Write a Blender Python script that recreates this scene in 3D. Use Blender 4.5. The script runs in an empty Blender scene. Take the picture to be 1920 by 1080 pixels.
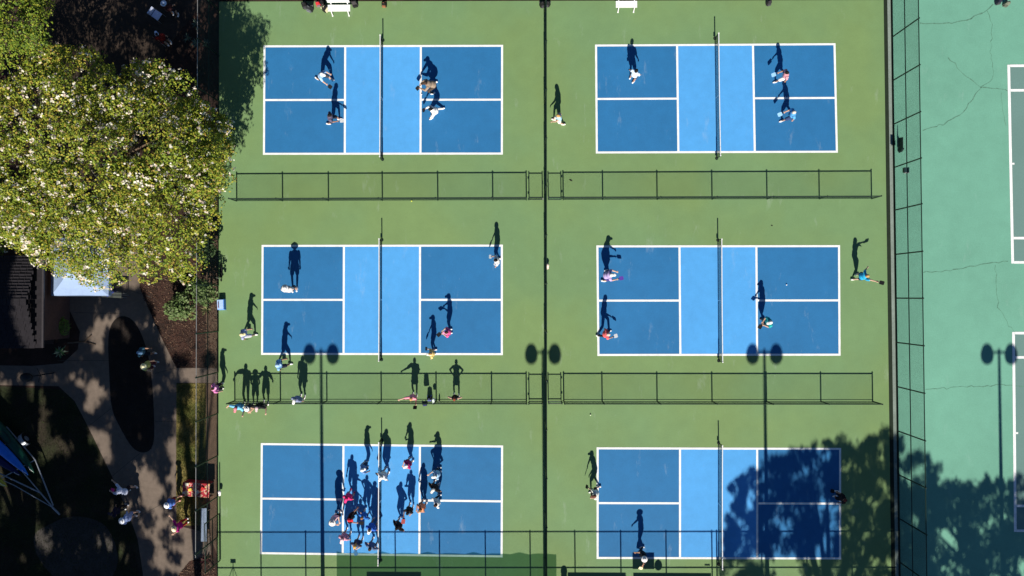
import bpy, math, random
import numpy as np
from mathutils import Vector, Matrix, Euler
random.seed(7); RNG = np.random.default_rng(7)
R = math.radians
S = bpy.context.scene
COL = S.collection

# ---------------------------------------------------------------- camera, sky, sun, exposure
FPX = 1500.0; HCAM = 45.0; PXM = FPX / HCAM          # focal length in photo pixels, drone height, pixels per metre of ground
NAD = (985.0, 555.0)                                  # the photo pixel straight under the drone
n = np.array([NAD[0] - 960, -(NAD[1] - 540), -FPX]); n /= np.linalg.norm(n)
zw = -n; xw = np.array([1., 0, 0]) - zw * zw[0]; xw /= np.linalg.norm(xw); yw = np.cross(zw, xw)
CR = np.array([xw, yw, zw])
cam = bpy.data.objects.new('camera', bpy.data.cameras.new('camera')); COL.objects.link(cam)
cam.matrix_world = Matrix.Translation((0, 0, HCAM)) @ Matrix(CR.tolist()).to_4x4()
cam.data.sensor_width = 36; cam.data.lens = 36 * FPX / 1920; cam.data.clip_end = 2000; cam.data.clip_start = .5
S.camera = cam

SUN_EL = R(37.5); SUN_DX = -.010
W = bpy.data.worlds.new('World'); S.world = W; W.use_nodes = True
nt = W.node_tree; nt.nodes.clear()
sky = nt.nodes.new('ShaderNodeTexSky'); sky.sky_type = 'NISHITA'; sky.sun_disc = False
sky.dust_density = 0; sky.ozone_density = 5; sky.air_density = .8; sky.sun_elevation = SUN_EL; sky.sun_rotation = R(180)
bg = nt.nodes.new('ShaderNodeBackground'); bg.inputs[1].default_value = .05
wo = nt.nodes.new('ShaderNodeOutputWorld')
nt.links.new(sky.outputs[0], bg.inputs[0]); nt.links.new(bg.outputs[0], wo.inputs[0])
sl = bpy.data.lights.new('sun', 'SUN'); sl.energy = 5.0; sl.angle = R(.53); sl.color = (1, .93, .82)
sun = bpy.data.objects.new('sun', sl); COL.objects.link(sun)
sun.rotation_euler = Vector((SUN_DX, 1, -math.tan(SUN_EL))).to_track_quat('-Z', 'Y').to_euler()
S.view_settings.view_transform = 'Standard'; S.view_settings.look = 'None'
S.view_settings.exposure = .47; S.view_settings.gamma = 1; S.view_settings.use_curve_mapping = False

def G(px, py, z=0.0):
    """photo pixel -> point of the place at height z"""
    d = CR @ np.array([px - 960, -(py - 540), -FPX]); t = (z - HCAM) / d[2]
    return Vector((d[0] * t, d[1] * t, z))
def GS(px, py, z):
    """point at height z whose sun shadow falls on the ground seen at this photo pixel"""
    g = G(px, py); k = z / math.tan(SUN_EL)
    return Vector((g.x - SUN_DX * k, g.y - k, z))

# ---------------------------------------------------------------- materials
MATS = {}
def srgb(r, g, b):
    f = lambda c: (c / 255 / 12.92) if c / 255 <= .04045 else ((c / 255 + .055) / 1.055) ** 2.4
    return (f(r), f(g), f(b))
def mat(name, col, rough=.75, metal=0, noise=None, bump=0, scuff=0, translucent=0, spec=.3, stretch=None, col2=None):
    if name in MATS: return MATS[name]
    m = bpy.data.materials.new(name); m.use_nodes = True; N = m.node_tree.nodes; L = m.node_tree.links
    b = N['Principled BSDF']; out = N['Material Output']
    b.inputs['Roughness'].default_value = rough; b.inputs['Metallic'].default_value = metal
    b.inputs['Specular IOR Level'].default_value = spec
    b.inputs['Base Color'].default_value = (*col, 1)
    src = None
    if noise:
        geo = N.new('ShaderNodeNewGeometry'); vec = geo.outputs['Position']
        if stretch:
            mp = N.new('ShaderNodeMapping'); mp.inputs['Scale'].default_value = stretch
            L.new(vec, mp.inputs[0]); vec = mp.outputs[0]
        cur = None
        for sc, amt in noise:
            nz = N.new('ShaderNodeTexNoise'); nz.inputs['Scale'].default_value = sc; nz.inputs['Detail'].default_value = 5
            nz.inputs['Roughness'].default_value = .6
            L.new(vec, nz.inputs['Vector'])
            mr = N.new('ShaderNodeMapRange'); mr.inputs[1].default_value = .3; mr.inputs[2].default_value = .7
            mr.inputs[3].default_value = 1 - amt; mr.inputs[4].default_value = 1 + amt
            L.new(nz.outputs[0], mr.inputs[0])
            if cur is None: cur = mr.outputs[0]
            else:
                mu = N.new('ShaderNodeMath'); mu.operation = 'MULTIPLY'; L.new(cur, mu.inputs[0]); L.new(mr.outputs[0], mu.inputs[1]); cur = mu.outputs[0]
            last = nz
        vm = N.new('ShaderNodeVectorMath'); vm.operation = 'SCALE'; L.new(cur, vm.inputs['Scale'])
        if col2:
            mx = N.new('ShaderNodeMix'); mx.data_type = 'RGBA'; mx.inputs[6].default_value = (*col, 1); mx.inputs[7].default_value = (*col2, 1)
            nz = N.new('ShaderNodeTexNoise'); nz.inputs['Scale'].default_value = noise[0][0] * .7; nz.inputs['Detail'].default_value = 4
            L.new(vec, nz.inputs['Vector'])
            mr = N.new('ShaderNodeMapRange'); mr.inputs[1].default_value = .42; mr.inputs[2].default_value = .6
            L.new(nz.outputs[0], mr.inputs[0]); L.new(mr.outputs[0], mx.inputs[0]); L.new(mx.outputs[2], vm.inputs[0])
        else: vm.inputs[0].default_value = col
        src = vm.outputs[0]
        if scuff:
            geo2 = N.new('ShaderNodeNewGeometry'); mp = N.new('ShaderNodeMapping'); mp.inputs['Scale'].default_value = (1.6, .45, 1)
            mp.inputs['Rotation'].default_value = (0, 0, .25); L.new(geo2.outputs['Position'], mp.inputs[0])
            nz = N.new('ShaderNodeTexNoise'); nz.inputs['Scale'].default_value = .8; nz.inputs['Detail'].default_value = 9; nz.inputs['Roughness'].default_value = .72
            L.new(mp.outputs[0], nz.inputs['Vector'])
            mr = N.new('ShaderNodeMapRange'); mr.inputs[1].default_value = .6; mr.inputs[2].default_value = .8; mr.inputs[4].default_value = scuff
            L.new(nz.outputs[0], mr.inputs[0])
            mx = N.new('ShaderNodeMix'); mx.data_type = 'RGBA'; mx.inputs[7].default_value = (.55, .6, .6, 1)
            L.new(src, mx.inputs[6]); L.new(mr.outputs[0], mx.inputs[0]); src = mx.outputs[2]
        L.new(src, b.inputs['Base Color'])
        if bump:
            bp = N.new('ShaderNodeBump'); bp.inputs['Strength'].default_value = bump; bp.inputs['Distance'].default_value = .02
            L.new(last.outputs[0], bp.inputs['Height']); L.new(bp.outputs[0], b.inputs['Normal'])
    if translucent:
        t = N.new('ShaderNodeBsdfTranslucent'); t.inputs[0].default_value = (*[min(1, c * 1.3) for c in col], 1)
        if src is not None: L.new(src, t.inputs[0])
        ms = N.new('ShaderNodeMixShader'); ms.inputs[0].default_value = translucent
        L.new(b.outputs[0], ms.inputs[1]); L.new(t.outputs[0], ms.inputs[2]); L.new(ms.outputs[0], out.inputs[0])
    MATS[name] = m
    return m
def cloth(rgb, rough=.85):
    k = 'cloth_%d_%d_%d' % tuple(rgb)
    return mat(k, srgb(*rgb), rough, noise=[(9, .14), (60, .06)], bump=.15)

PAINT = dict(rough=.7, bump=.05)
M_green = mat('green_court_paint', (.152, .262, .116), noise=[(.18, .06), (1.3, .04), (18, .06)], col2=(.166, .262, .100), scuff=.30, **PAINT)
M_blue = mat('blue_court_paint', (.019, .150, .355), noise=[(.25, .07), (1.6, .05), (18, .06)], scuff=.30, **PAINT)
M_light = mat('light_blue_court_paint', (.075, .335, .72), noise=[(.25, .05), (2, .04), (18, .05)], scuff=.24, **PAINT)
M_teal = mat('teal_court_paint', (.143, .355, .262), noise=[(.12, .08), (1.1, .05), (15, .06)], scuff=.16, **PAINT)
M_grey = mat('grey_court_paint', (.128, .232, .212), noise=[(.3, .05), (12, .05)], **PAINT)
M_line = mat('white_line_paint', (.80, .82, .82), noise=[(2.5, .10), (25, .10)], rough=.6)
M_conc = mat('path_concrete', (.150, .118, .095), rough=.9, noise=[(.5, .14), (4, .1), (40, .12)], bump=.3)
M_kerb = mat('kerb_concrete', (.20, .25, .22), rough=.9, noise=[(1, .15), (14, .15)], bump=.3)
M_drain_shade = mat('drain_and_shade_dark', (.012, .022, .012), rough=.9, noise=[(3, .2)])  # dark colour of the drain, also used for the painted fence shadow
M_mulch = mat('bark_mulch', (.045, .022, .016), rough=.95, noise=[(1.5, .25), (14, .35), (60, .3)], bump=.8, col2=(.028, .016, .012))
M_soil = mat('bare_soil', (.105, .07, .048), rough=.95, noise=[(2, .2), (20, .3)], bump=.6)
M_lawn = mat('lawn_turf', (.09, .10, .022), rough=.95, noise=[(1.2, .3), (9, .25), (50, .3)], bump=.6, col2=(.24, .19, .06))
M_shade_lawn = mat('shaded_lawn', (.016, .022, .007), rough=.95, noise=[(.8, .35), (9, .3), (50, .3)], bump=.6, col2=(.026, .021, .013))  # turf colour darkened to carry the tree shade over this lawn
M_dirt = mat('worn_dirt', (.055, .05, .046), rough=.95, noise=[(.8, .25), (10, .2)], bump=.4)
M_fence = mat('green_black_steel', (.010, .026, .018), rough=.5, noise=[(20, .2)])
M_wire = mat('green_vinyl_wire', (.014, .05, .034), rough=.5, noise=[(20, .2)])
M_galv = mat('galvanised_steel', (.30, .30, .30), rough=.45, metal=.3, noise=[(14, .2)])
M_black = mat('black_plastic', (.012, .012, .014), rough=.5, noise=[(20, .2)])
M_white = mat('white_plastic', (.78, .78, .78), rough=.5, noise=[(8, .05)])
M_bark = mat('tree_bark', (.11, .075, .05), rough=.95, noise=[(6, .3), (30, .3)], bump=.8)

# ---------------------------------------------------------------- mesh helpers
class MB:
    def __init__(s): s.v = []; s.f = []; s.m = []
    def quadface(s, idx, mi=0): s.f.append(idx); s.m.append(mi)
    def poly(s, pts, mi=0):
        k = len(s.v); s.v += [tuple(p) for p in pts]; s.f.append(tuple(range(k, k + len(pts)))); s.m.append(mi)
    def box(s, c, d, rz=0, mi=0, M=None, taper=1):
        k = len(s.v); cx, cy, cz = c; hx, hy, hz = d[0] / 2, d[1] / 2, d[2] / 2; ca, sa = math.cos(rz), math.sin(rz)
        for z in (-hz, hz):
            t = taper if z > 0 else 1
            for x, y in ((-hx, -hy), (hx, -hy), (hx, hy), (-hx, hy)):
                x *= t; y *= t
                p = (x * ca - y * sa, x * sa + y * ca, z)
                if M is not None: p = tuple(M @ Vector(p))
                s.v.append((cx + p[0], cy + p[1], cz + p[2]))
        for f in ((3, 2, 1, 0), (4, 5, 6, 7), (0, 1, 5, 4), (1, 2, 6, 5), (2, 3, 7, 6), (3, 0, 4, 7)):
            s.f.append(tuple(k + i for i in f)); s.m.append(mi)
    def tube(s, pts, r, n=8, mi=0, caps=True):
        pts = [Vector(p) for p in pts]; rs = r if isinstance(r, (list, tuple)) else [r] * len(pts)
        k = len(s.v); up = None
        for i, p in enumerate(pts):
            d = (pts[min(i + 1, len(pts) - 1)] - pts[max(i - 1, 0)]).normalized()
            if up is None: up = d.orthogonal().normalized()
            a = (up - d * up.dot(d)).normalized(); b = d.cross(a); up = a
            for j in range(n):
                t = 2 * math.pi * j / n; q = p + (a * math.cos(t) + b * math.sin(t)) * rs[i]; s.v.append(tuple(q))
        for i in range(len(pts) - 1):
            for j in range(n):
                s.f.append((k + i * n + j, k + i * n + (j + 1) % n, k + (i + 1) * n + (j + 1) % n, k + (i + 1) * n + j)); s.m.append(mi)
        if caps:
            s.f.append(tuple(k + j for j in reversed(range(n)))); s.m.append(mi)
            e = k + (len(pts) - 1) * n; s.f.append(tuple(e + j for j in range(n))); s.m.append(mi)
    def ball(s, c, r, n=10, m=6, mi=0, M=None, z0=-1.0):
        """ellipsoid; z0 > -1 cuts it off below (closed with a cap)"""
        if not isinstance(r, (list, tuple)): r = (r, r, r)
        k = len(s.v); t0 = math.acos(-z0); c = Vector(c)
        def P(th, ph):
            p = Vector((r[0] * math.sin(th) * math.cos(ph), r[1] * math.sin(th) * math.sin(ph), -r[2] * math.cos(th)))
            if M is not None: p = M @ p
            return tuple(c + p)
        rings = [math.pi - (math.pi - (math.pi - math.pi + (math.pi - (math.pi - t0)) if False else 0)) for _ in range(0)]
        a0 = t0 if z0 > -1 else 0.0
        if z0 <= -1: s.v.append(P(0, 0)); base = k + 1; lv = [math.pi * i / m for i in range(1, m)]
        else: base = k; lv = [a0 + (math.pi - a0) * i / m for i in range(m)]
        for th in lv:
            for j in range(n): s.v.append(P(th, 2 * math.pi * j / n))
        s.v.append(P(math.pi, 0)); top = len(s.v) - 1
        if z0 <= -1:
            for j in range(n): s.f.append((k, base + (j + 1) % n, base + j)); s.m.append(mi)
        else: s.f.append(tuple(base + j for j in reversed(range(n)))); s.m.append(mi)
        for i in range(len(lv) - 1):
            for j in range(n):
                s.f.append((base + i * n + j, base + i * n + (j + 1) % n, base + (i + 1) * n + (j + 1) % n, base + (i + 1) * n + j)); s.m.append(mi)
        e = base + (len(lv) - 1) * n
        for j in range(n): s.f.append((e + j, e + (j + 1) % n, top)); s.m.append(mi)
    def cap(s, a, b, ra, rb, n=10):
        """tapered capsule"""
        s.ball(a, ra, n, 6); s.ball(b, rb, n, 6); s.tube([a, b], [ra, rb], n)
    def mesh(s, name, mats, smooth=False):
        me = bpy.data.meshes.new(name); me.from_pydata(s.v, [], s.f)
        for m in (mats if isinstance(mats, (list, tuple)) else [mats]): me.materials.append(m)
        me.polygons.foreach_set('material_index', s.m)
        if smooth: me.polygons.foreach_set('use_smooth', [True] * len(s.f))
        me.update(); return me
    def build(s, name, mats, parent=None, smooth=False, loc=None, kind=None):
        return link(name, s.mesh(name, mats, smooth), parent, loc, kind)
def link(name, me, parent=None, loc=None, kind=None):
    o = bpy.data.objects.new(name, me); COL.objects.link(o)
    if parent: o.parent = parent
    if loc is not None: o.location = loc
    if kind: o['kind'] = kind
    return o
def tag(o, label, cat, group=None):
    o['label'] = label; o['category'] = cat
    if group: o['group'] = group
    return o
def thing(name, label, cat, loc=(0, 0, 0), rz=0, group=None):
    o = bpy.data.objects.new(name, None); COL.objects.link(o); o.empty_display_size = .2
    o.location = loc; o.rotation_euler = (0, 0, rz)
    return tag(o, label, cat, group)
def fastmesh(name, V, nper, mi, mats):
    """V: (F*nper,3) independent polygons"""
    me = bpy.data.meshes.new(name); F = len(V) // nper
    me.vertices.add(len(V)); me.vertices.foreach_set('co', np.asarray(V, np.float32).ravel())
    me.loops.add(len(V)); me.loops.foreach_set('vertex_index', np.arange(len(V), dtype=np.int32))
    me.polygons.add(F); me.polygons.foreach_set('loop_start', np.arange(0, len(V), nper, dtype=np.int32))
    try: me.polygons.foreach_set('loop_total', np.full(F, nper, np.int32))
    except Exception: pass
    for m in mats: me.materials.append(m)
    me.polygons.foreach_set('material_index', np.asarray(mi, np.int32)); me.update(calc_edges=True); me.validate()
    return me
def leaf_verts(C, Nrm, size, asp=.6):
    """rhombic leaves at C facing Nrm"""
    Nrm = Nrm / np.linalg.norm(Nrm, axis=1, keepdims=True)
    a = RNG.normal(size=C.shape); a -= Nrm * (a * Nrm).sum(1, keepdims=True); a /= np.linalg.norm(a, axis=1, keepdims=True)
    b = np.cross(Nrm, a); s = size[:, None]
    V = np.stack([C - a * s * .5, C + b * s * asp * .5 + Nrm * s * .06, C + a * s * .5, C - b * s * asp * .5 + Nrm * s * .06], 1)
    return V.reshape(-1, 3)
def sheet(name, pts, z, m, parent=None):
    mb = MB(); P = [Vector((p[0], p[1], z)) for p in pts]
    if sum(P[i].x * P[(i + 1) % len(P)].y - P[(i + 1) % len(P)].x * P[i].y for i in range(len(P))) < 0: P.reverse()
    mb.poly(P); return mb.build(name, m, parent, kind='structure')
def px_sheet(name, pix, z, m, smooth=0):
    P = [G(*p) for p in pix]
    for _ in range(smooth):
        Q = []
        for i in range(len(P)):
            a, b = P[i], P[(i + 1) % len(P)]; Q += [a * .75 + b * .25, a * .25 + b * .75]
        P = Q
    return sheet(name, P, z, m)
def inside(poly, x, y):
    c = np.zeros(len(x), bool); n = len(poly)
    for i in range(n):
        x1, y1 = poly[i]; x2, y2 = poly[(i + 1) % n]
        hit = ((y1 > y) != (y2 > y)) & (x < (x2 - x1) * (y - y1) / (y2 - y1 + 1e-9) + x1); c ^= hit
    return c
def sample_px(poly, N):
    P = np.array(poly); lo, hi = P.min(0), P.max(0); out = []
    while sum(map(len, out)) < N:
        q = RNG.uniform(lo, hi, (N, 2)); out.append(q[inside(poly, q[:, 0], q[:, 1])])
    return np.concatenate(out)[:N]

# ---------------------------------------------------------------- ground, courts, paths
sheet('ground', [(-400, -400), (400, -400), (400, 400), (-400, 400)], 0, M_mulch)
cl = [G(411, 3), G(1657, 0), G(1672, 1150), G(408, 1150)]
sheet('court_apron', cl, .008, M_green)
sheet('drain_and_shade_strip', [G(1654.5, -150), G(1661.5, -150), G(1681, 1250), G(1673.5, 1250)], .012, M_drain_shade)
sheet('kerb_strip', [G(1661.5, -150), G(1667.3, -150), G(1687, 1250), G(1681, 1250)], .010, M_kerb)
sheet('drain_and_shade_strip', [G(1667.3, -150), G(1671.5, -150), G(1691, 1250), G(1687, 1250)], .012, M_drain_shade)  # no drain here: painted strip for the fence's own shadow along its base
sheet('tennis_apron', [G(1671.5, -150), G(2900, -150), G(2900, 1250), G(1691, 1250)], .008, M_teal)
kb = MB(); a, b = G(405, 1), G(1660, -2)
kb.box(((a.x + b.x) / 2, a.y + .09, .05), (b.x - a.x, .14, .10)); kb.build('kerb', mat('dark_timber', (.035, .022, .018), noise=[(8, .3)]), kind='structure')

def court(c):
    """c: four photo corners tl, tr, br, bl of the painted court"""
    tl, tr, br, bl = [G(*p) for p in c]
    root = bpy.data.objects.new('pickleball_court', None); COL.objects.link(root); root['kind'] = 'structure'
    def P(u, v): return (tl * (1 - u) + tr * u) * (1 - v) + (bl * (1 - u) + br * u) * v
    u1, u2 = 22 - 7, 22 + 7; u1 /= 44; u2 /= 44
    lw = .056; Lx = 13.41; Ly = 6.1; du = lw / Lx; dv = lw / Ly
    def rect(name, u0, v0, ub, vb, z, m):
        mb = MB(); q = [P(u0, vb), P(ub, vb), P(ub, v0), P(u0, v0)]
        mb.poly([(p.x, p.y, z) for p in q]); o = mb.build(name, m, root); return o
    rect('service_area', 0, 0, u1, 1, .012, M_blue); rect('service_area', u2, 0, 1, 1, .012, M_blue)
    rect('kitchen', u1, 0, u2, 1, .012, M_light)
    for (a0, b0, a1, b1) in ((-du, -dv, 1 + du, dv), (-du, 1 - dv, 1 + du, 1 + dv)): rect('line', a0, b0, a1, b1, .016, M_line)
    for (a0, a1) in ((-du, du), (u1 - du, u1 + du), (u2 - du, u2 + du), (1 - du, 1 + du)): rect('line', a0, dv, a1, 1 - dv, .016, M_line)
    rect('line', du, .5 - dv, u1 - du, .5 + dv, .016, M_line); rect('line', u2 + du, .5 - dv, 1 - du, .5 + dv, .016, M_line)
    return P(.5, 0), P(.5, 1)
COURTS = [  # photo corners (line centres) and where each stands
    ([(496, 87), (941.5, 86), (941, 288), (495, 288.5)], 'upper left court'),
    ([(492.5, 461), (941, 460.5), (941, 664), (491.5, 663.5)], 'middle left court'),
    ([(491, 832.5), (941.5, 837), (940.5, 1043), (489.5, 1037)], 'lower left court'),
    ([(1117.5, 85.5), (1564.5, 83), (1569, 284.5), (1119, 286)], 'upper right court'),
    ([(1120, 462), (1573, 461.5), (1574, 665), (1122, 665.5)], 'middle right court'),
    ([(1120.5, 840.5), (1575, 841.5), (1575, 1047), (1120.5, 1046)], 'lower right court')]
NETS = [court(c) for c, _ in COURTS]

# tennis courts to the right
def tennis(x0, y0, y1, x1b, ys, tick):
    root = bpy.data.objects.new('tennis_court', None); COL.objects.link(root); root['kind'] = 'structure'
    mb = MB(); q = [G(x0, y0), G(x0 + 780, y0), G(x1b + 780, y1), G(x1b, y1)]
    mb.poly([(p.x, p.y, .012) for p in reversed(q)]); mb.build('playing_area', M_grey, root)
    def ln(p, q, w=.07):
        p = Vector((p.x, p.y, .016)); q = Vector((q.x, q.y, .016)); d = (q - p).normalized(); nn = Vector((-d.y, d.x, 0)) * w
        m = MB(); m.poly([p - nn, q - nn, q + nn, p + nn]); m.build('line', M_line, root)
    ln(G(x0, y0 - 2), G(x1b, y1 + 2), .075)
    for y in ys:
        x = x0 + (x1b - x0) * (y - y0) / (y1 - y0); a = G(x + 2.3, y); ln(a, Vector((a.x + 23.4, a.y, 0)))
    x = x0 + (x1b - x0) * .5; ln(G(x + 2.3, tick), G(x + 7, tick), .05)
tennis(1891, 123.5, 492, 1898.5, (123.5, 169.5, 446.5, 492), 307)
tennis(1900, 624.5, 995, 1903.5, (624.5, 670, 948.5, 995), 812)
# cracks in the old court
M_crack = mat('crack', (.095, .215, .155), rough=.95, noise=[(9, .4)])
def crack(pts, w):
    P = [G(*p) for p in pts]; Q = []
    for a, b in zip(P, P[1:]):
        k = max(2, int((b - a).length / .22))
        for i in range(k):
            t = i / k; q = a.lerp(b, t) + Vector((random.gauss(0, .035), random.gauss(0, .035), 0)); Q.append(q)
    Q.append(P[-1]); mb = MB()
    for a, b in zip(Q, Q[1:]):
        d = (b - a).normalized(); nn = Vector((-d.y, d.x, 0)); w1 = w * random.uniform(.35, 1.3)
        mb.poly([(p.x, p.y, .0125) for p in (a - nn * w1, b - nn * w1, b + nn * w1, a + nn * w1)])
    mb.build('crack', M_crack, kind='structure')
crack([(1725, 44), (1770, 45), (1820, 36), (1850, 20), (1862, 8)], .028)
crack([(1850, 22), (1860, 45), (1858, 95), (1862, 150), (1838, 164)], .013)
crack([(1778, 107), (1805, 138), (1838, 164), (1860, 165), (1890, 171)], .022)
crack([(1838, 164), (1820, 190), (1800, 215), (1770, 232), (1730, 245)], .02)
crack([(1730, 511), (1780, 508), (1820, 500), (1860, 494), (1890, 490)], .024)
crack([(1866, 496), (1870, 540), (1872, 575), (1890, 610), (1900, 620)], .013)
crack([(1735, 730), (1790, 726), (1850, 724), (1880, 721), (1930, 726)], .017)
crack([(1877, 172), (1880, 210), (1886, 235)], .011)

# left side: paths, beds, lawns
px_sheet('path', [(-60, 684), (60, 686), (118, 681), (146, 655), (150, 622), (132, 585), (108, 560), (95, 470), (92, 380), (258, 380),
                  (262, 540), (284, 590), (306, 640), (331, 690), (407, 690), (408, 718), (331, 718), (330, 900), (331, 985), (392, 1000), (396, 1040), (355, 1052), (330, 1085), (330, 1200), (275, 1200),
                  (268, 1075), (258, 1010), (238, 955), (210, 893), (180, 830), (160, 790), (140, 752), (110, 724), (-60, 721)], .006, M_conc)
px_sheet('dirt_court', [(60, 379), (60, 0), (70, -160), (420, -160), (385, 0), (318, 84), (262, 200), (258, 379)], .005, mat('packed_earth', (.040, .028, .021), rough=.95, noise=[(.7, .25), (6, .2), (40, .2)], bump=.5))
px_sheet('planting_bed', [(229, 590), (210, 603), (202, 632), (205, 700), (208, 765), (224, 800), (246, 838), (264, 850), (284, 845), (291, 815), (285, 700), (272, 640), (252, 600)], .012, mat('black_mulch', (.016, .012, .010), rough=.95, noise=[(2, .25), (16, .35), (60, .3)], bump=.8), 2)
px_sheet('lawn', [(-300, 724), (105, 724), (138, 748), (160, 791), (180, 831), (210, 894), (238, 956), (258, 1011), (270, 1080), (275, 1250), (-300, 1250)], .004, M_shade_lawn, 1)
px_sheet('worn_patch', [(60, 1000), (90, 985), (130, 965), (190, 975), (215, 1010), (225, 1060), (190, 1110), (120, 1100), (70, 1050)], .009, M_dirt, 2)
px_sheet('grass_strip', [(331, 719), (386, 719), (386, 985), (331, 985)], .010, M_lawn)
px_sheet('soil_strip', [(386, 440), (409, 440), (408, 690), (386, 690)], .004, M_soil)
px_sheet('soil_strip', [(386, 719), (408, 719), (407, 1040), (386, 985)], .009, M_soil)
M_joint = mat('path_joint', (.06, .055, .05), rough=.95, noise=[(10, .3)])
for p, q in (((108, 676), (206, 676)), ((140, 586), (228, 588)), ((291, 700), (331, 690)), ((208, 766), (165, 800)), ((262, 850), (210, 893)), ((248, 975), (331, 930)), ((246, 545), (290, 560)), ((291, 790), (330, 790))):
    a, b = G(*p), G(*q); d = (b - a).normalized() * .012; nn = Vector((-d.y, d.x, 0)); mb = MB()
    mb.poly([(v.x, v.y, .0075) for v in (a - nn, b - nn, b + nn, a + nn)]); mb.build('path_joint', M_joint, kind='structure')

# grass blades, mulch chips: uncountable, one object each
def blades(name, poly, N, hgt, mats, label, z=.01):
    q = sample_px(poly, N); C = np.array([G(x, y, z) for x, y in q])
    h = RNG.uniform(.5, 1.2, N)[:, None] * hgt; a = RNG.uniform(0, 2 * np.pi, N)
    d = np.stack([np.cos(a), np.sin(a), 0 * a], 1); t = np.stack([RNG.normal(0, .45, N), RNG.normal(0, .45, N), np.ones(N)], 1)
    V = np.stack([C - d * .012, C + d * .012, C + t * h], 1).reshape(-1, 3)
    o = link(name, fastmesh(name, V, 3, RNG.integers(0, len(mats), N), mats), kind='stuff'); tag(o, label, 'grass')
G1 = mat('grass_green', (.06, .09, .02), .8, noise=[(6, .2)], translucent=.2); G2 = mat('grass_straw', (.32, .26, .08), .8, noise=[(6, .2)], translucent=.2)
G3 = mat('grass_olive', (.10, .11, .025), .8, noise=[(6, .2)], translucent=.2)
blades('grass', [(332, 720), (386, 720), (386, 984), (332, 984)], 14000, .07, [G1, G2, G3], 'patchy yellow green grass strip between concrete path and west fence')
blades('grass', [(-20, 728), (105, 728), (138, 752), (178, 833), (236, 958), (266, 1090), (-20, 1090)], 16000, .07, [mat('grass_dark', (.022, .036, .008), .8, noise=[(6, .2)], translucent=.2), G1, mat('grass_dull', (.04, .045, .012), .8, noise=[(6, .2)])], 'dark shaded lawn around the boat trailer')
def chips(poly, N, m, label):
    q = sample_px(poly, N); C = np.array([G(x, y, .016) for x, y in q]); nr = RNG.normal(0, .35, (N, 3)); nr[:, 2] = 1
    V = leaf_verts(C, nr, RNG.uniform(.04, .13, N), .4)
    tag(link('bark_chips', fastmesh('bark_chips', V, 4, RNG.integers(0, len(m), N), m), kind='stuff'), label, 'mulch')
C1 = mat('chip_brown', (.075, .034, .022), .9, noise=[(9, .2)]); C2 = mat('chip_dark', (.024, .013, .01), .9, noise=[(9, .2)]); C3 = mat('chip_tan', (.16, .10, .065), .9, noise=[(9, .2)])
chips([(262, 545), (386, 440), (408, 440), (408, 689), (332, 689), (306, 640)], 5000, [C1, C1, C2, C2, C3], 'red brown bark mulch under the shrub by the west fence')
chips([(335, 1075), (360, 1050), (398, 1035), (408, 1100), (330, 1100)], 900, [C1, C2, C3], 'bark mulch bed at the foot of the gate')
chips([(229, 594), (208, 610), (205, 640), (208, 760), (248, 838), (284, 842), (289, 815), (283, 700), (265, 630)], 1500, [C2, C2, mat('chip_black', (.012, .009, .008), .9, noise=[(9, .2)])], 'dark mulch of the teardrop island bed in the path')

# ---------------------------------------------------------------- fences and nets
def wires(mb, L, H, pitch=.06, r=.0022, z0=.04, diag=True, x0=0, zf=None):
    def w(a, b):
        a, b = Vector(a), Vector(b); d = (b - a).normalized(); u = Vector((0, 1, 0)); v = d.cross(u); k = len(mb.v)
        for p in (a, b):
            for j in range(3):
                t = 2.094 * j; mb.v.append(tuple(p + (u * math.cos(t) + v * math.sin(t)) * r))
        for j in range(3): mb.f.append((k + j, k + (j + 1) % 3, k + 3 + (j + 1) % 3, k + 3 + j)); mb.m.append(0)
    if diag:
        s = pitch * 1.414; i = -H
        while i < L:
            a = max(i, 0); b = min(i + H, L)
            if b > a:
                w((x0 + a, 0, z0 + a - i), (x0 + b, 0, z0 + b - i)); w((x0 + a, 0, z0 + H - (a - i)), (x0 + b, 0, z0 + H - (b - i)))
            i += s
    else:
        i = 0
        while i <= L: w((x0 + i, 0, z0), (x0 + i, 0, z0 + H)); i += pitch
        j = 0
        while j <= H: w((x0, 0, z0 + j), (x0 + L, 0, z0 + j)); j += pitch
def fence(name, label, p0, p1, H, posts, rails, group=None, mesh=True, gal_top=False, rp=.037, wire_r=.0022, pitch=.06):
    """posts: distances along p0->p1"""
    d = p1 - p0; L = d.length; t = thing(name, label, 'fence', p0, math.atan2(d.y, d.x), group)
    pm = MB(); pm.tube([(0, 0, 0), (0, 0, H + .03)], rp, 8); pm.ball((0, 0, H + .03), (rp * 1.25, rp * 1.25, rp), 8, 4); me = pm.mesh('post', M_fence)
    for s in posts: link('post', me, t, (s, 0, 0))
    for i, z in enumerate(rails):
        rm = MB(); rm.tube([(0, 0, z), (L, 0, z)], .017 if gal_top and i == 0 else (.012 if z < .2 else .027), 6); rm.build('rail', M_galv if gal_top and i == 0 else M_fence, t)
    if mesh:
        mb = MB(); wires(mb, L, H - .08, pitch, wire_r); o = mb.build('chain_link_mesh', M_wire, t, kind='stuff')
    return t
def along(p0, p1, xs, y=None, axis='x'):
    d = (p1 - p0).normalized(); return [(G(*q) - p0).dot(d) for q in xs]
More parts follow.
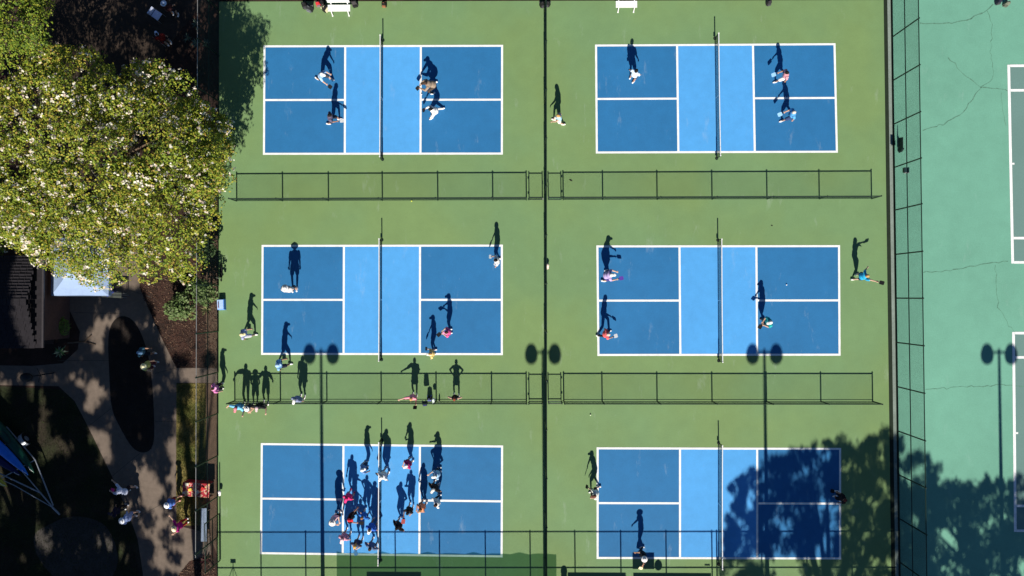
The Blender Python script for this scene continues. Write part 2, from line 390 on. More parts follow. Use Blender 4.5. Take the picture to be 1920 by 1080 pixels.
# low fences with their gates
def low_fence(y0, y1, left, right, side):
    for key, xs in (('left', left), ('right', right)):
        yy = lambda x: y0 + (y1 - y0) * (x - 440) / 1200
        p0, p1 = G(xs[0], yy(xs[0])), G(xs[-1], yy(xs[-1]))
        fence('low_fence', f'waist high fence between {side} courts, {key} of the tall middle fence', p0, p1, 1.22, along(p0, p1, [(x, yy(x)) for x in xs]), (1.2, .08), 'low fences between courts', wire_r=.0026)
LA = [444, 530, 616, 717, 821, 924, 987]; RA = [1056, 1130, 1232, 1335, 1438, 1536, 1634]
low_fence(377, 372.5, LA, RA, 'upper and middle')
LB = [440.5, 526, 613, 715, 818, 922, 987]; RB = [1057, 1129, 1232, 1335, 1437, 1539, 1636]
low_fence(751.5, 752.5, LB, RB, 'middle and lower')
def gate(px0, px1, y, label, rz=None):
    a, b = G(px0, y), G(px1, y); d = b - a; L = d.length
    t = thing('gate', label, 'gate', a, math.atan2(d.y, d.x), 'low gates beside the middle fence')
    for x in (.03, L - .03):
        m = MB(); m.tube([(x, 0, .06), (x, 0, 1.24)], .03, 8); m.build('gate_stile', M_fence, t)
    for z in (.1, 1.16):
        m = MB(); m.tube([(.03, 0, z), (L - .03, 0, z)], .024, 6); m.build('gate_rail', M_fence, t)
    m = MB(); wires(m, L - .1, 1.04, x0=.05, z0=.1); m.build('chain_link_mesh', M_wire, t, kind='stuff')
    m = MB(); m.box((.0, -.04, .35), (.09, .05, .07)); m.build('hinge', M_fence, t); m = MB(); m.box((.0, -.04, 1.0), (.09, .05, .07)); m.build('hinge', M_fence, t)
    m = MB(); m.box((L - .02, -.05, .8), (.07, .06, .12)); m.build('latch', M_galv, t)
gate(991, 1018, 374.5, 'low gate left of the tall middle fence, in the upper low fence')
gate(1053, 1027, 374.5, 'low gate right of the tall middle fence, in the upper low fence')
gate(991, 1018, 751.8, 'low gate left of the tall middle fence, in the lower low fence')
gate(1053, 1027, 751.8, 'low gate right of the tall middle fence, in the lower low fence')
# tall fences
p0, p1 = G(1021.5, -60), G(1022.5, 1131); Lc = (p1 - p0).length
fence('tall_fence', 'tall dark chain link fence running down the middle of the courts', p0, p1, 3.05, [i * Lc / 14 for i in range(15)], (3.0, 1.5, .08), 'tall perimeter fences', rp=.042, wire_r=.003, pitch=.055)
p0, p1 = G(1670.5, -90), G(1688, 1131)
fence('tall_fence', 'tall green chain link fence beside the teal tennis court', p0, p1, 3.05, along(p0, p1, [(1676, y) for y in (-90, -12, 69.5, 151, 233, 314, 394, 477, 559, 642, 725, 808, 890, 972, 1054, 1131)]), (3.02, 1.5, .08), 'tall perimeter fences', wire_r=.0029)
p0, p1 = G(411.5, -60), G(408, 1013)
fence('tall_fence', 'tall chain link fence between the courts and the tree lined path', p0, p1, 3.05, along(p0, p1, [(410, y) for y in (-60, 20, 105, 190, 275, 362, 449, 535, 621, 698, 775, 854, 931, 1007)]), (3.02, 1.5, .08), 'tall perimeter fences', gal_top=True)
p0, p1 = G(408, 1131), G(1345, 1131)
fence('tall_fence', 'tall chain link fence south of the lower courts, throwing its grid of shade', p0, p1, 3.08, along(p0, p1, [(x, 1131) for x in (408, 490, 574, 658, 742, 825, 911, 995, 1079, 1165, 1250, 1336)]), (3.08, 1.54, .08), 'tall perimeter fences', wire_r=.0012)
p0, p1 = G(1345, 1131), G(1687, 1131)
fence('tall_fence', 'tall chain link fence south of the courts under the shade tree', p0, p1, 3.08, [0, 2.5, 5, 7.5, 10.2], (3.08, 1.54), 'tall perimeter fences', wire_r=.0012)
p0, p1 = G(405, -8), G(1673, -9); Ln = (p1 - p0).length
fence('tall_fence', 'tall chain link fence along the north edge behind the white benches', p0, p1, 3.05, [i * Ln / 15 for i in range(16)], (3.0, .08), 'tall perimeter fences')
# open gate of the west fence
p0, p1 = G(412.5, 962), G(413.5, 1050)
d = p1 - p0; t = thing('gate', 'tall open gate leaf swung against the west fence at lower left', 'gate', p0, math.atan2(d.y, d.x)); L = d.length
for x in (0, L):
    m = MB(); m.tube([(x, 0, .05), (x, 0, 2.2)], .03, 8); m.build('gate_stile', M_fence, t)
for z in (.1, 1.1, 2.15):
    m = MB(); m.tube([(0, 0, z), (L, 0, z)], .026, 6); m.build('gate_rail', M_fence, t)
m = MB(); wires(m, L, 2.0, z0=.1); m.build('chain_link_mesh', M_wire, t, kind='stuff')
# windscreen and boards hung on the south fence (seen by their shade)
m_ws = bpy.data.materials.new('windscreen_cloth'); m_ws.use_nodes = True; N = m_ws.node_tree.nodes; L_ = m_ws.node_tree.links
tr = N.new('ShaderNodeBsdfTransparent'); df = N.new('ShaderNodeBsdfDiffuse'); df.inputs[0].default_value = (.02, .07, .04, 1); ms = N.new('ShaderNodeMixShader'); ms.inputs[0].default_value = .62; tr.inputs[0].default_value = (.62, .95, .70, 1)
L_.new(tr.outputs[0], ms.inputs[1]); L_.new(df.outputs[0], ms.inputs[2]); L_.new(ms.outputs[0], N['Material Output'].inputs[0])
SF = G(408, 1131).y
def zsh(y): return (G(700, y).y - SF) * math.tan(SUN_EL)
def south_panel(name, label, cat, x0, x1, z0, z1, m, sag=0, off=.05):
    a, b = G(x0, 1131), G(x1, 1131); mb = MB(); k = max(1, int((b.x - a.x) / .5))
    for i in range(k):
        q = []
        for j in (i, i + 1):
            x = a.x + (b.x - a.x) * j / k; zt = z1 - sag * abs(math.sin(j * 1.26)); q.append((x, zt))
        mb.poly([(q[0][0], SF - off, z0), (q[1][0], SF - off, z0), (q[1][0], SF - off, q[1][1]), (q[0][0], SF - off, q[0][1])])
    o = mb.build(name, m); md = o.modifiers.new('thick', 'SOLIDIFY'); md.thickness = .012
    return tag(o, label, cat)
o = south_panel('windscreen', 'green mesh windscreen hung along the south fence', 'windscreen', 632, 1044, .05, zsh(1031.5), m_ws, .1)
o.modifiers.clear()
south_panel('banner', 'dark banner hung low on the south fence left of the middle fence', 'banner', 688, 790, .1, zsh(1070), M_black)
south_panel('banner', 'dark banner hung low on the south fence just right of the middle fence', 'banner', 1065, 1174, .1, zsh(1069), M_black)
south_panel('banner', 'long dark banner hung low on the south fence below the coach', 'banner', 1188, 1334, .1, zsh(1069), M_black)
south_panel('notice_board', 'square notice board fixed high on the south fence', 'board', 1187, 1227.5, zsh(1062), zsh(1031), M_black)
south_panel('fence_sign', 'small sign plate on the south fence', 'sign', 1322, 1332, zsh(1055), zsh(1052), M_black)

# pickleball nets
M_net = mat('black_net_cord', (.012, .012, .016), .8, noise=[(30, .2)])
def net_proto():
    t = thing('pickleball_net', '', 'net', group='pickleball nets'); Ln = 6.75
    m = MB(); z = .06
    wires(m, Ln - .1, .8, .035, .0028, .05, False, x0=-Ln / 2 + .05); m.build('net_mesh', M_net, t, kind='stuff')
    m = MB(); pts = [(-Ln / 2 + Ln * i / 14, 0, .905 - .05 * (1 - (2 * i / 14 - 1) ** 2)) for i in range(15)]
    for a, b in zip(pts, pts[1:]):
        c = (Vector(a) + Vector(b)) / 2; m.box(c, ((Vector(b) - Vector(a)).length + .002, .042, .065))
    m.build('top_tape', M_white, t)
    m = MB(); m.box((0, 0, .43), (.06, .03, .8)); m.build('centre_strap', M_white, t)
    for s in (-1, 1):
        m = MB(); m.tube([(s * Ln / 2, 0, 0), (s * Ln / 2, 0, .92)], .032, 8); m.tube([(s * Ln / 2, 0, .0), (s * Ln / 2, 0, .03)], .09, 10); m.build('net_post', M_fence, t)
        m = MB(); m.tube([(s * Ln / 2, 0, .92), (s * Ln / 2, 0, .95)], .036, 8); m.build('post_cap', M_white, t)
        m = MB(); m.box((s * (Ln / 2 - .02), .05, .22), (.10, .07, .12)); m.build('winch', M_black, t)
    return t
def copy_tree(o, parent=None):
    c = o.copy(); COL.objects.link(c)
    if parent: c.parent = parent
    for ch in o.children: copy_tree(ch, c)
    return c
proto = net_proto()
for i, (a, b) in enumerate(NETS):
    o = proto if i == 0 else copy_tree(proto)
    o.location = ((a.x + b.x) / 2, (a.y + b.y) / 2, 0); o.rotation_euler = (0, 0, math.atan2(a.y - b.y, a.x - b.x))
    o['label'] = f'black pickleball net with white tape across the {COURTS[i][1]}'

# ---------------------------------------------------------------- light poles beyond the south fence
def lamp_pole(px, tipy, hgt, label):
    b = GS(px, tipy, hgt); t = thing('light_pole', label, 'light pole', (b.x, b.y, 0), 0, 'court light poles')
    m = MB(); m.tube([(0, 0, 0), (0, 0, hgt * .5), (0, 0, hgt)], [.12, .10, .075], 10); m.build('pole', M_fence, t)
    m = MB(); m.tube([(-.66, 0, hgt - .12), (.66, 0, hgt - .12)], .045, 8); m.build('crossarm', M_fence, t)
    for s in (-1, 1):
        m = MB(); m.tube([(s * .66, -.12, hgt - .2), (s * .66, .02, hgt - .2), (s * .66, .22, hgt - .2), (s * .66, .34, hgt - .2)], [.36, .36, .3, .12], 16); h = m.build('floodlight', M_fence, t)
        m = MB(); m.tube([(s * .66, -.135, hgt - .2), (s * .66, -.122, hgt - .2)], .33, 16); m.build('lens', mat('lamp_glass', (.5, .5, .5), .15, noise=[(5, .05)]), h)
for x, lab in ((602, 'tall twin floodlight pole below the lower left court'), (1018, 'tall twin floodlight pole at the foot of the middle fence'),
               (1433, 'tall twin floodlight pole below the lower right court'), (1873, 'tall twin floodlight pole beside the tennis court')):
    lamp_pole(x, 655, 11.2, lab)
# ---------------------------------------------------------------- trees and shrubs
def leafmats(tag_, cols, tl=.16): return [mat(f'leaf_{tag_}_{i}', c, .6, noise=[(2.5, .25)], translucent=tl, spec=.25) for i, c in enumerate(cols)]
def crown_leaves(lobes, dens, size, nm, w, flower=None, up=.5, shell=.75, gaps=False):
    """lobes: (x,y,z,r,rz). returns quads and material indices"""
    Vs, Ms = [], []
    for (x, y, z, r, rz) in lobes:
        k = max(12, int(dens * r * r)); d = RNG.normal(size=(k, 3)); d[:, 2] = np.where(d[:, 2] < -.3, -d[:, 2], d[:, 2]); d /= np.linalg.norm(d, axis=1, keepdims=True)
        rad = RNG.uniform(shell, 1.06, k)[:, None] * (1 + .13 * np.sin(d[:, :1] * 7 + x * 3) * np.cos(d[:, 1:2] * 6 + y * 5))
        C = np.array([x, y, z]) + d * rad * np.array([r, r, rz])
        if gaps:
            wob = C + .12 * np.sin(C[:, [1, 2, 0]] * 7.3); f = np.sin(wob[:, 0] * 8.1) * np.sin(wob[:, 1] * 8.7) + .6 * np.sin(wob[:, 2] * 9.3 + wob[:, 0] * 3); q = f > RNG.uniform(-.75, .05, k); C, d = C[q], d[q]; k = len(C)
            if k == 0: continue
        nr = d * .55 + RNG.normal(0, .45, (k, 3)); nr[:, 2] += up; nr[:, 1] -= up * .45
        s = RNG.uniform(.65, 1.25, k) * size
        Vs.append(leaf_verts(C, nr, s, .62))
        ww = np.array(w) * RNG.uniform(.3, 1.7, len(w)); Ms.append(RNG.choice(len(w), k, p=ww / ww.sum()))
        if flower:
            nf = RNG.poisson(flower[0] * r * r * RNG.choice([.3, .8, 2.2]))
            if nf:
                dd = RNG.normal(size=(nf, 3)); dd[:, 2] = np.abs(dd[:, 2]) + .15; dd[:, 1] -= .25; dd /= np.linalg.norm(dd, axis=1, keepdims=True)
                Cf = np.array([x, y, z]) + dd * np.array([r, r, rz]) * 1.08
                # each panicle: a few small petals pieces around its centre
                for _ in range(5):
                    P = Cf + RNG.normal(0, .055, (nf, 3)); Vs.append(leaf_verts(P, dd + RNG.normal(0, .45, (nf, 3)), RNG.uniform(.07, .165, nf), .8))
                    Ms.append(np.full(nf, flower[1]) + (RNG.random(nf) < .3))
    return np.concatenate(Vs), np.concatenate(Ms)
def tree(name, label, base, lobes, mats, dens, size, w, flower=None, trunk_r=.16, fork=2.2, group=None, up=.5, shell=.75, limbs=14):
    t = thing(name, label, 'tree' if 'tree' in name else 'shrub', base, 0, group); b = Vector(base)
    V, M = crown_leaves(lobes, dens, size, len(w), w, flower, up, shell, flower is not None or 'bright' in mats[0].name); V = V - np.array(b)
    link('crown', fastmesh('crown', V, 4, M, mats), t)
    m = MB(); m.tube([(0, 0, -.05), (.04, .02, fork * .5), (.02, -.03, fork)], [trunk_r * 1.35, trunk_r * 1.05, trunk_r * .95], 10); m.build('trunk', M_bark, t, True)
    L = [lobes[i] for i in RNG.choice(len(lobes), min(limbs, len(lobes)), replace=False)]
    for l in L:
        e = Vector(l[:3]) - b; mid = Vector((e.x * .45, e.y * .45, fork + (e.z - fork) * .6))
        m = MB(); m.tube([(.02, -.03, fork - .15), mid, e], [trunk_r * .55, trunk_r * .35, .03], 6); m.build('limb', M_bark, t, True)
    return t
def lobes_in(poly, N, z, r, seed_edge=.0):
    """lobes whose picture lies in the photo polygon; z(x,y) -> height"""
    out = []; P = np.array(poly); q = sample_px(poly, N * 6); chosen = []
    for x, y in q:
        rr = random.uniform(*r)
        if all((x - a) ** 2 + (y - b) ** 2 > (.70 * (rr + c) * PXM * 1.0) ** 2 for a, b, c in chosen):
            chosen.append((x, y, rr))
        if len(chosen) >= N: break
    for x, y, rr in chosen:
        zz = z(x, y) + random.uniform(-1.3, .8); p = G(x, y, zz); out.append((p.x, p.y, zz - rr * .3, rr, rr * random.uniform(.8, 1.25)))
    return out
LM = leafmats('flowering', [(.17, .24, .022), (.25, .295, .028), (.36, .335, .038), (.065, .115, .014), (.34, .235, .045)])
LM += [mat('petal_white', (.78, .74, .62), .6, noise=[(4, .1)], translucent=.2), mat('petal_pink', (.66, .52, .42), .6, noise=[(4, .1)], translucent=.2)]
T2 = [(-60, 170), (30, 162), (48, 132), (85, 100), (150, 92), (196, 116), (212, 158), (240, 160), (256, 136), (292, 136), (328, 146), (366, 196), (412, 212), (424, 250), (420, 335), (396, 362),
      (392, 420), (368, 445), (372, 500), (352, 522), (330, 510), (296, 532), (262, 522), (225, 532), (198, 516), (120, 494), (92, 480), (60, 460), (-60, 436)]
def zt2(x, y):
    d = math.hypot((x - 190) / 255, (y - 320) / 230); return 5.0 + 3.4 * max(0, 1 - d * d)
lob = lobes_in(T2, 128, zt2, (.45, .95))
# lower skirt of the crown so that no bare ground shows between the lobes
for x, y in sample_px(T2, 150):
    z = zt2(x, y) - random.uniform(2.2, 3.4); p = G(x, y, z); rr = random.uniform(.55, .95); lob.append((p.x, p.y, z, rr, rr * .8))
for x, y in sample_px([(350, 190), (425, 215), (425, 330), (390, 400), (330, 380), (320, 240)], 34):
    z = random.uniform(3.8, 5.6); p = G(x, y, z); rr = random.uniform(.5, .8); lob.append((p.x, p.y, z, rr, rr * .8))
for i in range(130):   # ragged sprays round the rim
    k = random.randrange(len(T2)); a, c = T2[k], T2[(k + 1) % len(T2)]; u = random.random(); x, y = a[0] + (c[0] - a[0]) * u, a[1] + (c[1] - a[1]) * u
    if y > 470 or x < 0: continue
    x += (x - 190) * random.uniform(-.04, .03); y += (y - 320) * random.uniform(-.03, .05); z = random.uniform(3.6, 5.4); p = G(x, y, z); rr = random.uniform(.18, .4); lob.append((p.x, p.y, z, rr, rr))
b = G(255, 330); bb = (b.x, b.y, 0)
tree('flowering_tree', 'broad flowering tree with white blossom overhanging the west fence', bb, lob, LM, 900, .125, [.32, .3, .17, .13, .08], (11, 5), .17, 2.0)
T1 = [(-60, -60), (92, -60), (80, 20), (86, 50), (70, 84), (74, 100), (40, 122), (14, 130), (-60, 130)]
LM1 = leafmats('bright', [(.20, .28, .025), (.13, .21, .02), (.30, .31, .034), (.06, .11, .014)])
lob = lobes_in(T1, 34, lambda x, y: 6.2 - ((x - 0) / 120) ** 2 * 2, (.5, .95))
for x, y in sample_px(T1, 30): p = G(x, y, 4.0); lob.append((p.x, p.y, 4.0, .75, .6))
b = G(45, 40); tree('tree', 'bright yellow green tree in the top left corner', (b.x, b.y, 0), lob, LM1, 700, .12, [.35, .3, .2, .15], None, .14, 1.8)

# shade trees south of the picture: only their shadows fall inside it
LS = leafmats('oak', [(.035, .06, .014), (.05, .075, .016), (.028, .045, .012)], .15)
HOLES = [(92, 822), (97, 856), (300, 585), (172, 815), (176, 760), (196, 850), (310, 900), (322, 850), (270, 885), (300, 980), (285, 1010), (320, 1035), (300, 1060), (188, 1015), (225, 1035), (125, 655), (228, 950), (150, 700), (275, 935), (318, 955)]
def shade_tree(label, poly, N, zr, r, dens, size, base, shell=.3, rim=160):
    lob = []
    for x, y in sample_px(poly, N):
        rr = random.uniform(*r)
        if any((x - a) ** 2 + ((y - c) * .8) ** 2 < (rr * PXM * .9 + 5) ** 2 for a, c in HOLES): continue
        z = random.uniform(*zr); p = GS(x, y, z); lob.append((p.x, p.y, z, rr, rr * .75))
    for i in range(rim):   # twiggy rim
        k = random.randrange(len(poly)); a, c = poly[k], poly[(k + 1) % len(poly)]; u = random.random(); x, y = a[0] + (c[0] - a[0]) * u + random.gauss(0, 6), a[1] + (c[1] - a[1]) * u + random.gauss(0, 6)
        if y > 1150: continue
        z = random.uniform(max(zr[0], (555 - y) / 43 + 22 if y < 555 else zr[0]), max(zr[1], zr[0] + 1)); z = min(z, zr[1]); p = GS(x, y, z); rr = random.uniform(.14, .36); lob.append((p.x, p.y, z, rr, rr * random.uniform(.8, 1.6)))
    g = G(*base); tree('shade_tree', label, (g.x, g.y, 0), lob, LS, dens, size, [.4, .35, .25], None, .32, 5.5, 'shade trees south of the courts', .3, shell, 10)
shade_tree('large shade tree below the lower right court, its shadow on the blue', [(1385, 920), (1410, 895), (1455, 872), (1505, 845), (1560, 836), (1598, 850), (1640, 830), (1664, 828), (1690, 850), (1738, 866), (1752, 890), (1735, 920), (1760, 960), (1725, 1110), (1700, 1260), (1372, 1260), (1362, 1060), (1372, 975)],
           520, (11, 15), (.30, .56), 400, .22, (1560, 1420))
shade_tree('spreading shade tree below the tennis court', [(1742, 940), (1772, 930), (1800, 922), (1850, 922), (1935, 908), (2000, 920), (2050, 1260), (1700, 1260), (1715, 1040)],
           350, (10.5, 14), (.32, .6), 400, .22, (1880, 1440))
shade_tree('large shade tree south of the path, dappling the concrete', [(95, 560), (262, 552), (276, 600), (300, 668), (320, 760), (305, 870), (318, 960), (322, 1060), (300, 1250), (95, 1250)],
           520, (10.5, 16), (.45, .75), 460, .24, (215, 1330))
shade_tree('old shade tree south of the lawn and boat trailer', [(-420, 440), (-60, 430), (120, 560), (150, 700), (150, 900), (110, 1250), (-420, 1250)],
           600, (11, 17), (.5, .85), 420, .26, (-40, 1400))

shade_tree('tallest shade tree behind the dark building', [(-300, 320), (80, 330), (92, 420), (96, 600), (-300, 600)], 420, (14.5, 18), (.5, .85), 450, .26, (60, 1280))

shade_tree('young shade tree south of the grass strip', [(338, 640), (400, 650), (398, 688), (350, 690), (360, 770), (372, 820), (352, 835), (338, 790), (330, 690)], 14, (13, 15), (.4, .6), 300, .22, (372, 1330), rim=12)

# shrubs by the west fence and the building
LB = leafmats('laurel', [(.11, .17, .05), (.075, .13, .035), (.15, .20, .08)])
def shrub(name, label, px, py, rpx, z, dens, size, mats, w, group=None, flat=.8, n_l=12):
    r = rpx / PXM; c = G(px, py, z); lob = []
    for _ in range(n_l):
        a = random.uniform(0, 6.28); q = r * .62 * math.sqrt(random.random()); rr = r * random.uniform(.36, .5)
        lob.append((c.x + q * math.cos(a), c.y + q * math.sin(a), z + random.uniform(-.3, .1) * r - q * .3, rr, rr * flat))
    lob.append((c.x, c.y, z * .5, r * .7, z * .5))
    return tree(name, label, (c.x, c.y, 0), lob, mats, dens, size, w, None, .05, z * .4, group, .5, .8, 4)
shrub('shrub', 'rounded large leaved green shrub at the corner of the mulch bed', 336, 577, 30, 1.1, 420, .17, LB, [.4, .3, .3])
shrub('shrub', 'taller leafy shrub against the fence under the flowering tree', 376, 548, 29, 1.5, 420, .16, LB, [.4, .4, .2])
shrub('shrub', 'dark low shrub under the right edge of the flowering tree', 380, 470, 26, 1.2, 420, .15, leafmats('dark', [(.03, .06, .02), (.045, .08, .025)]), [.5, .5])
LBX = leafmats('boxwood', [(.12, .20, .035), (.15, .24, .04)], .15)
b = G(110, 612); tree('round_shrub', 'clipped ball shrub beside the dark building', (b.x, b.y, 0), [(G(110, 612, .75).x, G(110, 612, .75).y, .62, .52, .5)], LBX, 6500, .07, [.5, .5], None, .04, .4, None, .4, .9, 2)
b = G(96, 562); tree('round_shrub', 'tiny light green ball shrub at the corner of the white canopy', (b.x, b.y, 0), [(b.x, b.y, .3, .2, .26)], leafmats('lime', [(.10, .22, .05), (.08, .18, .04)], .15), 6000, .06, [.5, .5], None, .02, .15, None, .4, .9, 2)
def spiky(label, px, py, r, n, cols, hgt=.5, group=None, wid=.03):
    b = G(px, py); t = thing('spiky_plant', label, 'plant', b, 0, group); M = leafmats('blade%d' % abs(hash(label) % 9999) if False else 'blade_' + label.split()[0], cols, .15)
    me = []
    for i in range(n):
        a = random.uniform(0, 6.28); el = random.uniform(.15, 1.2); L = r * random.uniform(.7, 1.15); m = MB()
        d = Vector((math.cos(a) * math.cos(el), math.sin(a) * math.cos(el), math.sin(el))); s = Vector((-math.sin(a), math.cos(a), 0))
        p0 = Vector((0, 0, .05)); p1 = p0 + d * L * .55; p2 = p0 + d * L - Vector((0, 0, .25 * L * math.cos(el)))
        m.poly([p0 - s * wid * .7, p0 + s * wid * .7, p1 + s * wid, p1 - s * wid]); m.poly([p1 - s * wid, p1 + s * wid, p2]); m.build('leaf', M[i % len(M)], t)
    return t
spiky('silvery spiky plant with long blades in the bed below the ball shrub', 115, 660, .45, 34, [(.06, .16, .06), (.22, .30, .22)])
spiky('yellowish strappy plant at the foot of the large leaved shrub', 352, 590, .5, 22, [(.30, .28, .10), (.18, .2, .06)], wid=.02)
spiky('straw coloured strappy plant against the west fence', 388, 580, .45, 20, [(.32, .30, .14), (.12, .17, .05)], wid=.02)
for (px, py, lab) in ((353, 72, 'dim spiky plant in the shade, lowest and nearest the path'), (368, 46, 'dim grey green spiky plant in the shade, uppermost of the row'),
                      (369, 82, 'dim broad spiky plant in the shade behind the top left fence'), (388, 82, 'small dim spiky plant closest to the top left fence')):
    spiky(lab, px, py, .36, 20, [(.08, .13, .10), (.14, .2, .15)], group='spiky plants in the shaded bed', wid=.022)
# plants at the gate, lower left
spiky('dark reddish fine leaved plant at the lower left gate', 386, 1050, .5, 40, [(.07, .02, .025), (.03, .04, .015)], wid=.018)

# ---------------------------------------------------------------- building, canopy, furniture at the left
M_shingle = mat('dark_shingle', (.017, .015, .019), .9, noise=[(5, .25), (30, .25)], bump=.4)
M_wall = mat('dark_brick_wall', (.10, .055, .045), .9, noise=[(7, .2)])
a, c = G(79, 480, 3.2), G(-160, 652, 3.2)
t = thing('building', 'dark shingled building at the left edge beside the white canopy', 'building', ((a.x + c.x) / 2, (a.y + c.y) / 2, 0))
Lx, Ly = abs(a.x - c.x), abs(a.y - c.y)
m = MB(); m.box((0, 0, 1.55), (Lx - .7, Ly - .7, 3.1)); m.build('wall', M_wall, t)
rf = MB(); rf.box((0, 0, 3.17), (Lx, Ly, .12)); roof = rf.build('roof', M_shingle, t)
m = MB(); rows = 15
for i in range(rows):      # shingle courses stepping up to the ridge, joined: a few pixels each
    for s in (-1, 1):
        y = s * (Ly / 2 - (i + .5) * Ly / 2 / rows); z = 3.25 + i * .055
        for k in range(int(Lx / .34)): m.box((-Lx / 2 + .17 + k * .34 + (i % 2) * .08, y, z + random.uniform(0, .012)), (.325, Ly / 2 / rows * 1.25, .025), 0)
m.build('shingle', M_shingle, roof, kind='stuff')
m = MB(); m.box((Lx / 2 + .05, 0, 3.17), (.1, Ly, .1)); m.build('gutter', mat('gutter_paint', (.05, .045, .05), .5, noise=[(4, .1)]), t)
# brick paving by the building
a, c = G(80.5, 580), G(103, 645); m = MB(); x0, x1, y0, y1 = a.x, c.x, c.y, a.y; nx, ny = 3, 19
Mb = mat('paving_brick', (.085, .05, .035), .9, noise=[(9, .3), (40, .2)], bump=.3)
root = bpy.data.objects.new('brick_patio', None); COL.objects.link(root); root['kind'] = 'structure'
bm_ = MB(); bm_.box((0, 0, 0), (.205, .093, .05)); bme = bm_.mesh('brick', Mb)
for i in range(int((x1 - x0) / .215)):
    for j in range(int((y1 - y0) / .103)):
        link('brick', bme, root, (x0 + .11 + i * .215, y0 + .05 + j * .103, .012 + random.uniform(-.003, .004)))
# pop-up canopy
c = G(149, 500, 2.3); t = thing('canopy_tent', 'white pop up canopy half hidden under the flowering tree', 'canopy', (c.x, c.y, 0))
h = 1.56; M_can = mat('canopy_cloth', (.32, .44, .68), .7, noise=[(2, .06), (12, .05)], translucent=.15)
for a0, b0 in (((-h, -h), (h, -h)), ((h, -h), (h, h)), ((h, h), (-h, h)), ((-h, h), (-h, -h))):
    m = MB(); nseg = 6
    for i in range(nseg):
        u, v = i / nseg, (i + 1) / nseg
        for j in range(4):
            s0, s1 = j / 4, (j + 1) / 4
            def P(u, s): 
                x = a0[0] + (b0[0] - a0[0]) * u; y = a0[1] + (b0[1] - a0[1]) * u
                return (x * (1 - s), y * (1 - s), 2.25 + .85 * s - .09 * math.sin(math.pi * s) - .03 * math.sin(math.pi * u) * (1 - s))
            m.poly([P(u, s0), P(v, s0), P(v, s1), P(u, s1)])
    m.build('roof_panel', M_can, t)
    m = MB(); dx, dy = (b0[1] - a0[1]), -(b0[0] - a0[0]); L_ = math.hypot(dx, dy); dx, dy = dx / L_ * .02, dy / L_ * .02
    blue = a0[0] == -h and b0[0] == -h
    m.poly([(a0[0] + dx, a0[1] + dy, 1.95), (b0[0] + dx, b0[1] + dy, 1.95), (b0[0] + dx * .5, b0[1] + dy * .5, 2.24), (a0[0] + dx * .5, a0[1] + dy * .5, 2.24)])
    m.build('valance', mat('valance_blue', (.05, .07, .35), .7, noise=[(5, .1)]) if blue else M_can, t)
for x in (-h, h):
    for y in (-h, h):
        m = MB(); m.box((x * .98, y * .98, 1.1), (.045, .045, 2.2)); m.build('leg', M_galv, t)
def folding_chair(label, px, py, rz, col, col2):
    t = thing('folding_chair', label, 'chair', G(px, py), rz)
    m = MB(); m.box((0, 0, .42), (.46, .46, .03)); m.build('seat', cloth(col), t)
    m = MB(); m.box((-.24, 0, .68), (.04, .46, .36)); m.build('backrest', cloth(col2), t)
    for x in (-.22, .22):
        for y in (-.23, .23):
            m = MB(); m.tube([(x * 1.15, y, 0), (x * .9, y, .42 if x > 0 else .88)], .012, 6); m.build('leg', M_galv, t)
    for y in (-.25, .25):
        m = MB(); m.box((0, y, .62), (.42, .05, .03)); m.build('armrest', M_black, t)
    return t
folding_chair('navy folding chair with white armrest straps right of the canopy', 216, 545, 2.2, (30, 40, 110), (40, 50, 120))
folding_chair('pale canvas camp chair in the shade at top left', 300, 33, -.6, (205, 215, 245), (205, 215, 245))
folding_chair('dark red camp chair in the shade at top left', 309, 77, 1.0, (90, 20, 20), (70, 16, 16))
b = G(222, 553); t = thing('folding_table', 'narrow dark folding table at the right end of the canopy', 'table', (b.x, b.y, 0), -.06)
m = MB(); m.box((0, 0, .73), (1.1, .3, .03)); m.build('tabletop', mat('table_grey', (.06, .07, .06), .6, noise=[(6, .1)]), t)
for x in (-.5, .5):
    for y in (-.12, .12):
        m = MB(); m.tube([(x, y, 0), (x, y, .72)], .014, 6); m.build('leg', M_galv, t)
# leaning lamp post of the path, bare fallen branch
b = G(101, 699); t = thing('lamp_post', 'slim dark lamp post with forked arms on the concrete path', 'lamp post', b)
m = MB(); m.tube([(0, 0, 0), (0, 0, 2.35)], [.035, .025], 8); m.build('post', M_black, t)
for e in ((.1, .42, 1.75), (.05, -.4, 1.55)):
    m = MB(); m.tube([(0, 0, 1.25), e], [.02, .014], 6); m.build('arm', M_black, t)
m = MB(); m.ball((0, 0, 2.5), (.36, .24, .2), 12, 6); m.build('lantern', M_black, t, True)
b = G(172, 640); t = thing('branch', 'bare forked branch lying on the concrete beside the round bed', 'branch', b)
m = MB(); g = [G(*p) - G(172, 640) for p in ((128, 643), (152, 641), (160, 641), (172, 628), (180, 646))]
for p in g: p.z = .04
m.tube([g[0], g[1], g[2]], [.05, .05, .045], 7); m.tube([g[2], g[3]], [.04, .025], 6); m.tube([g[2], g[4]], [.035, .02], 6); m.build('limb', M_bark, t)

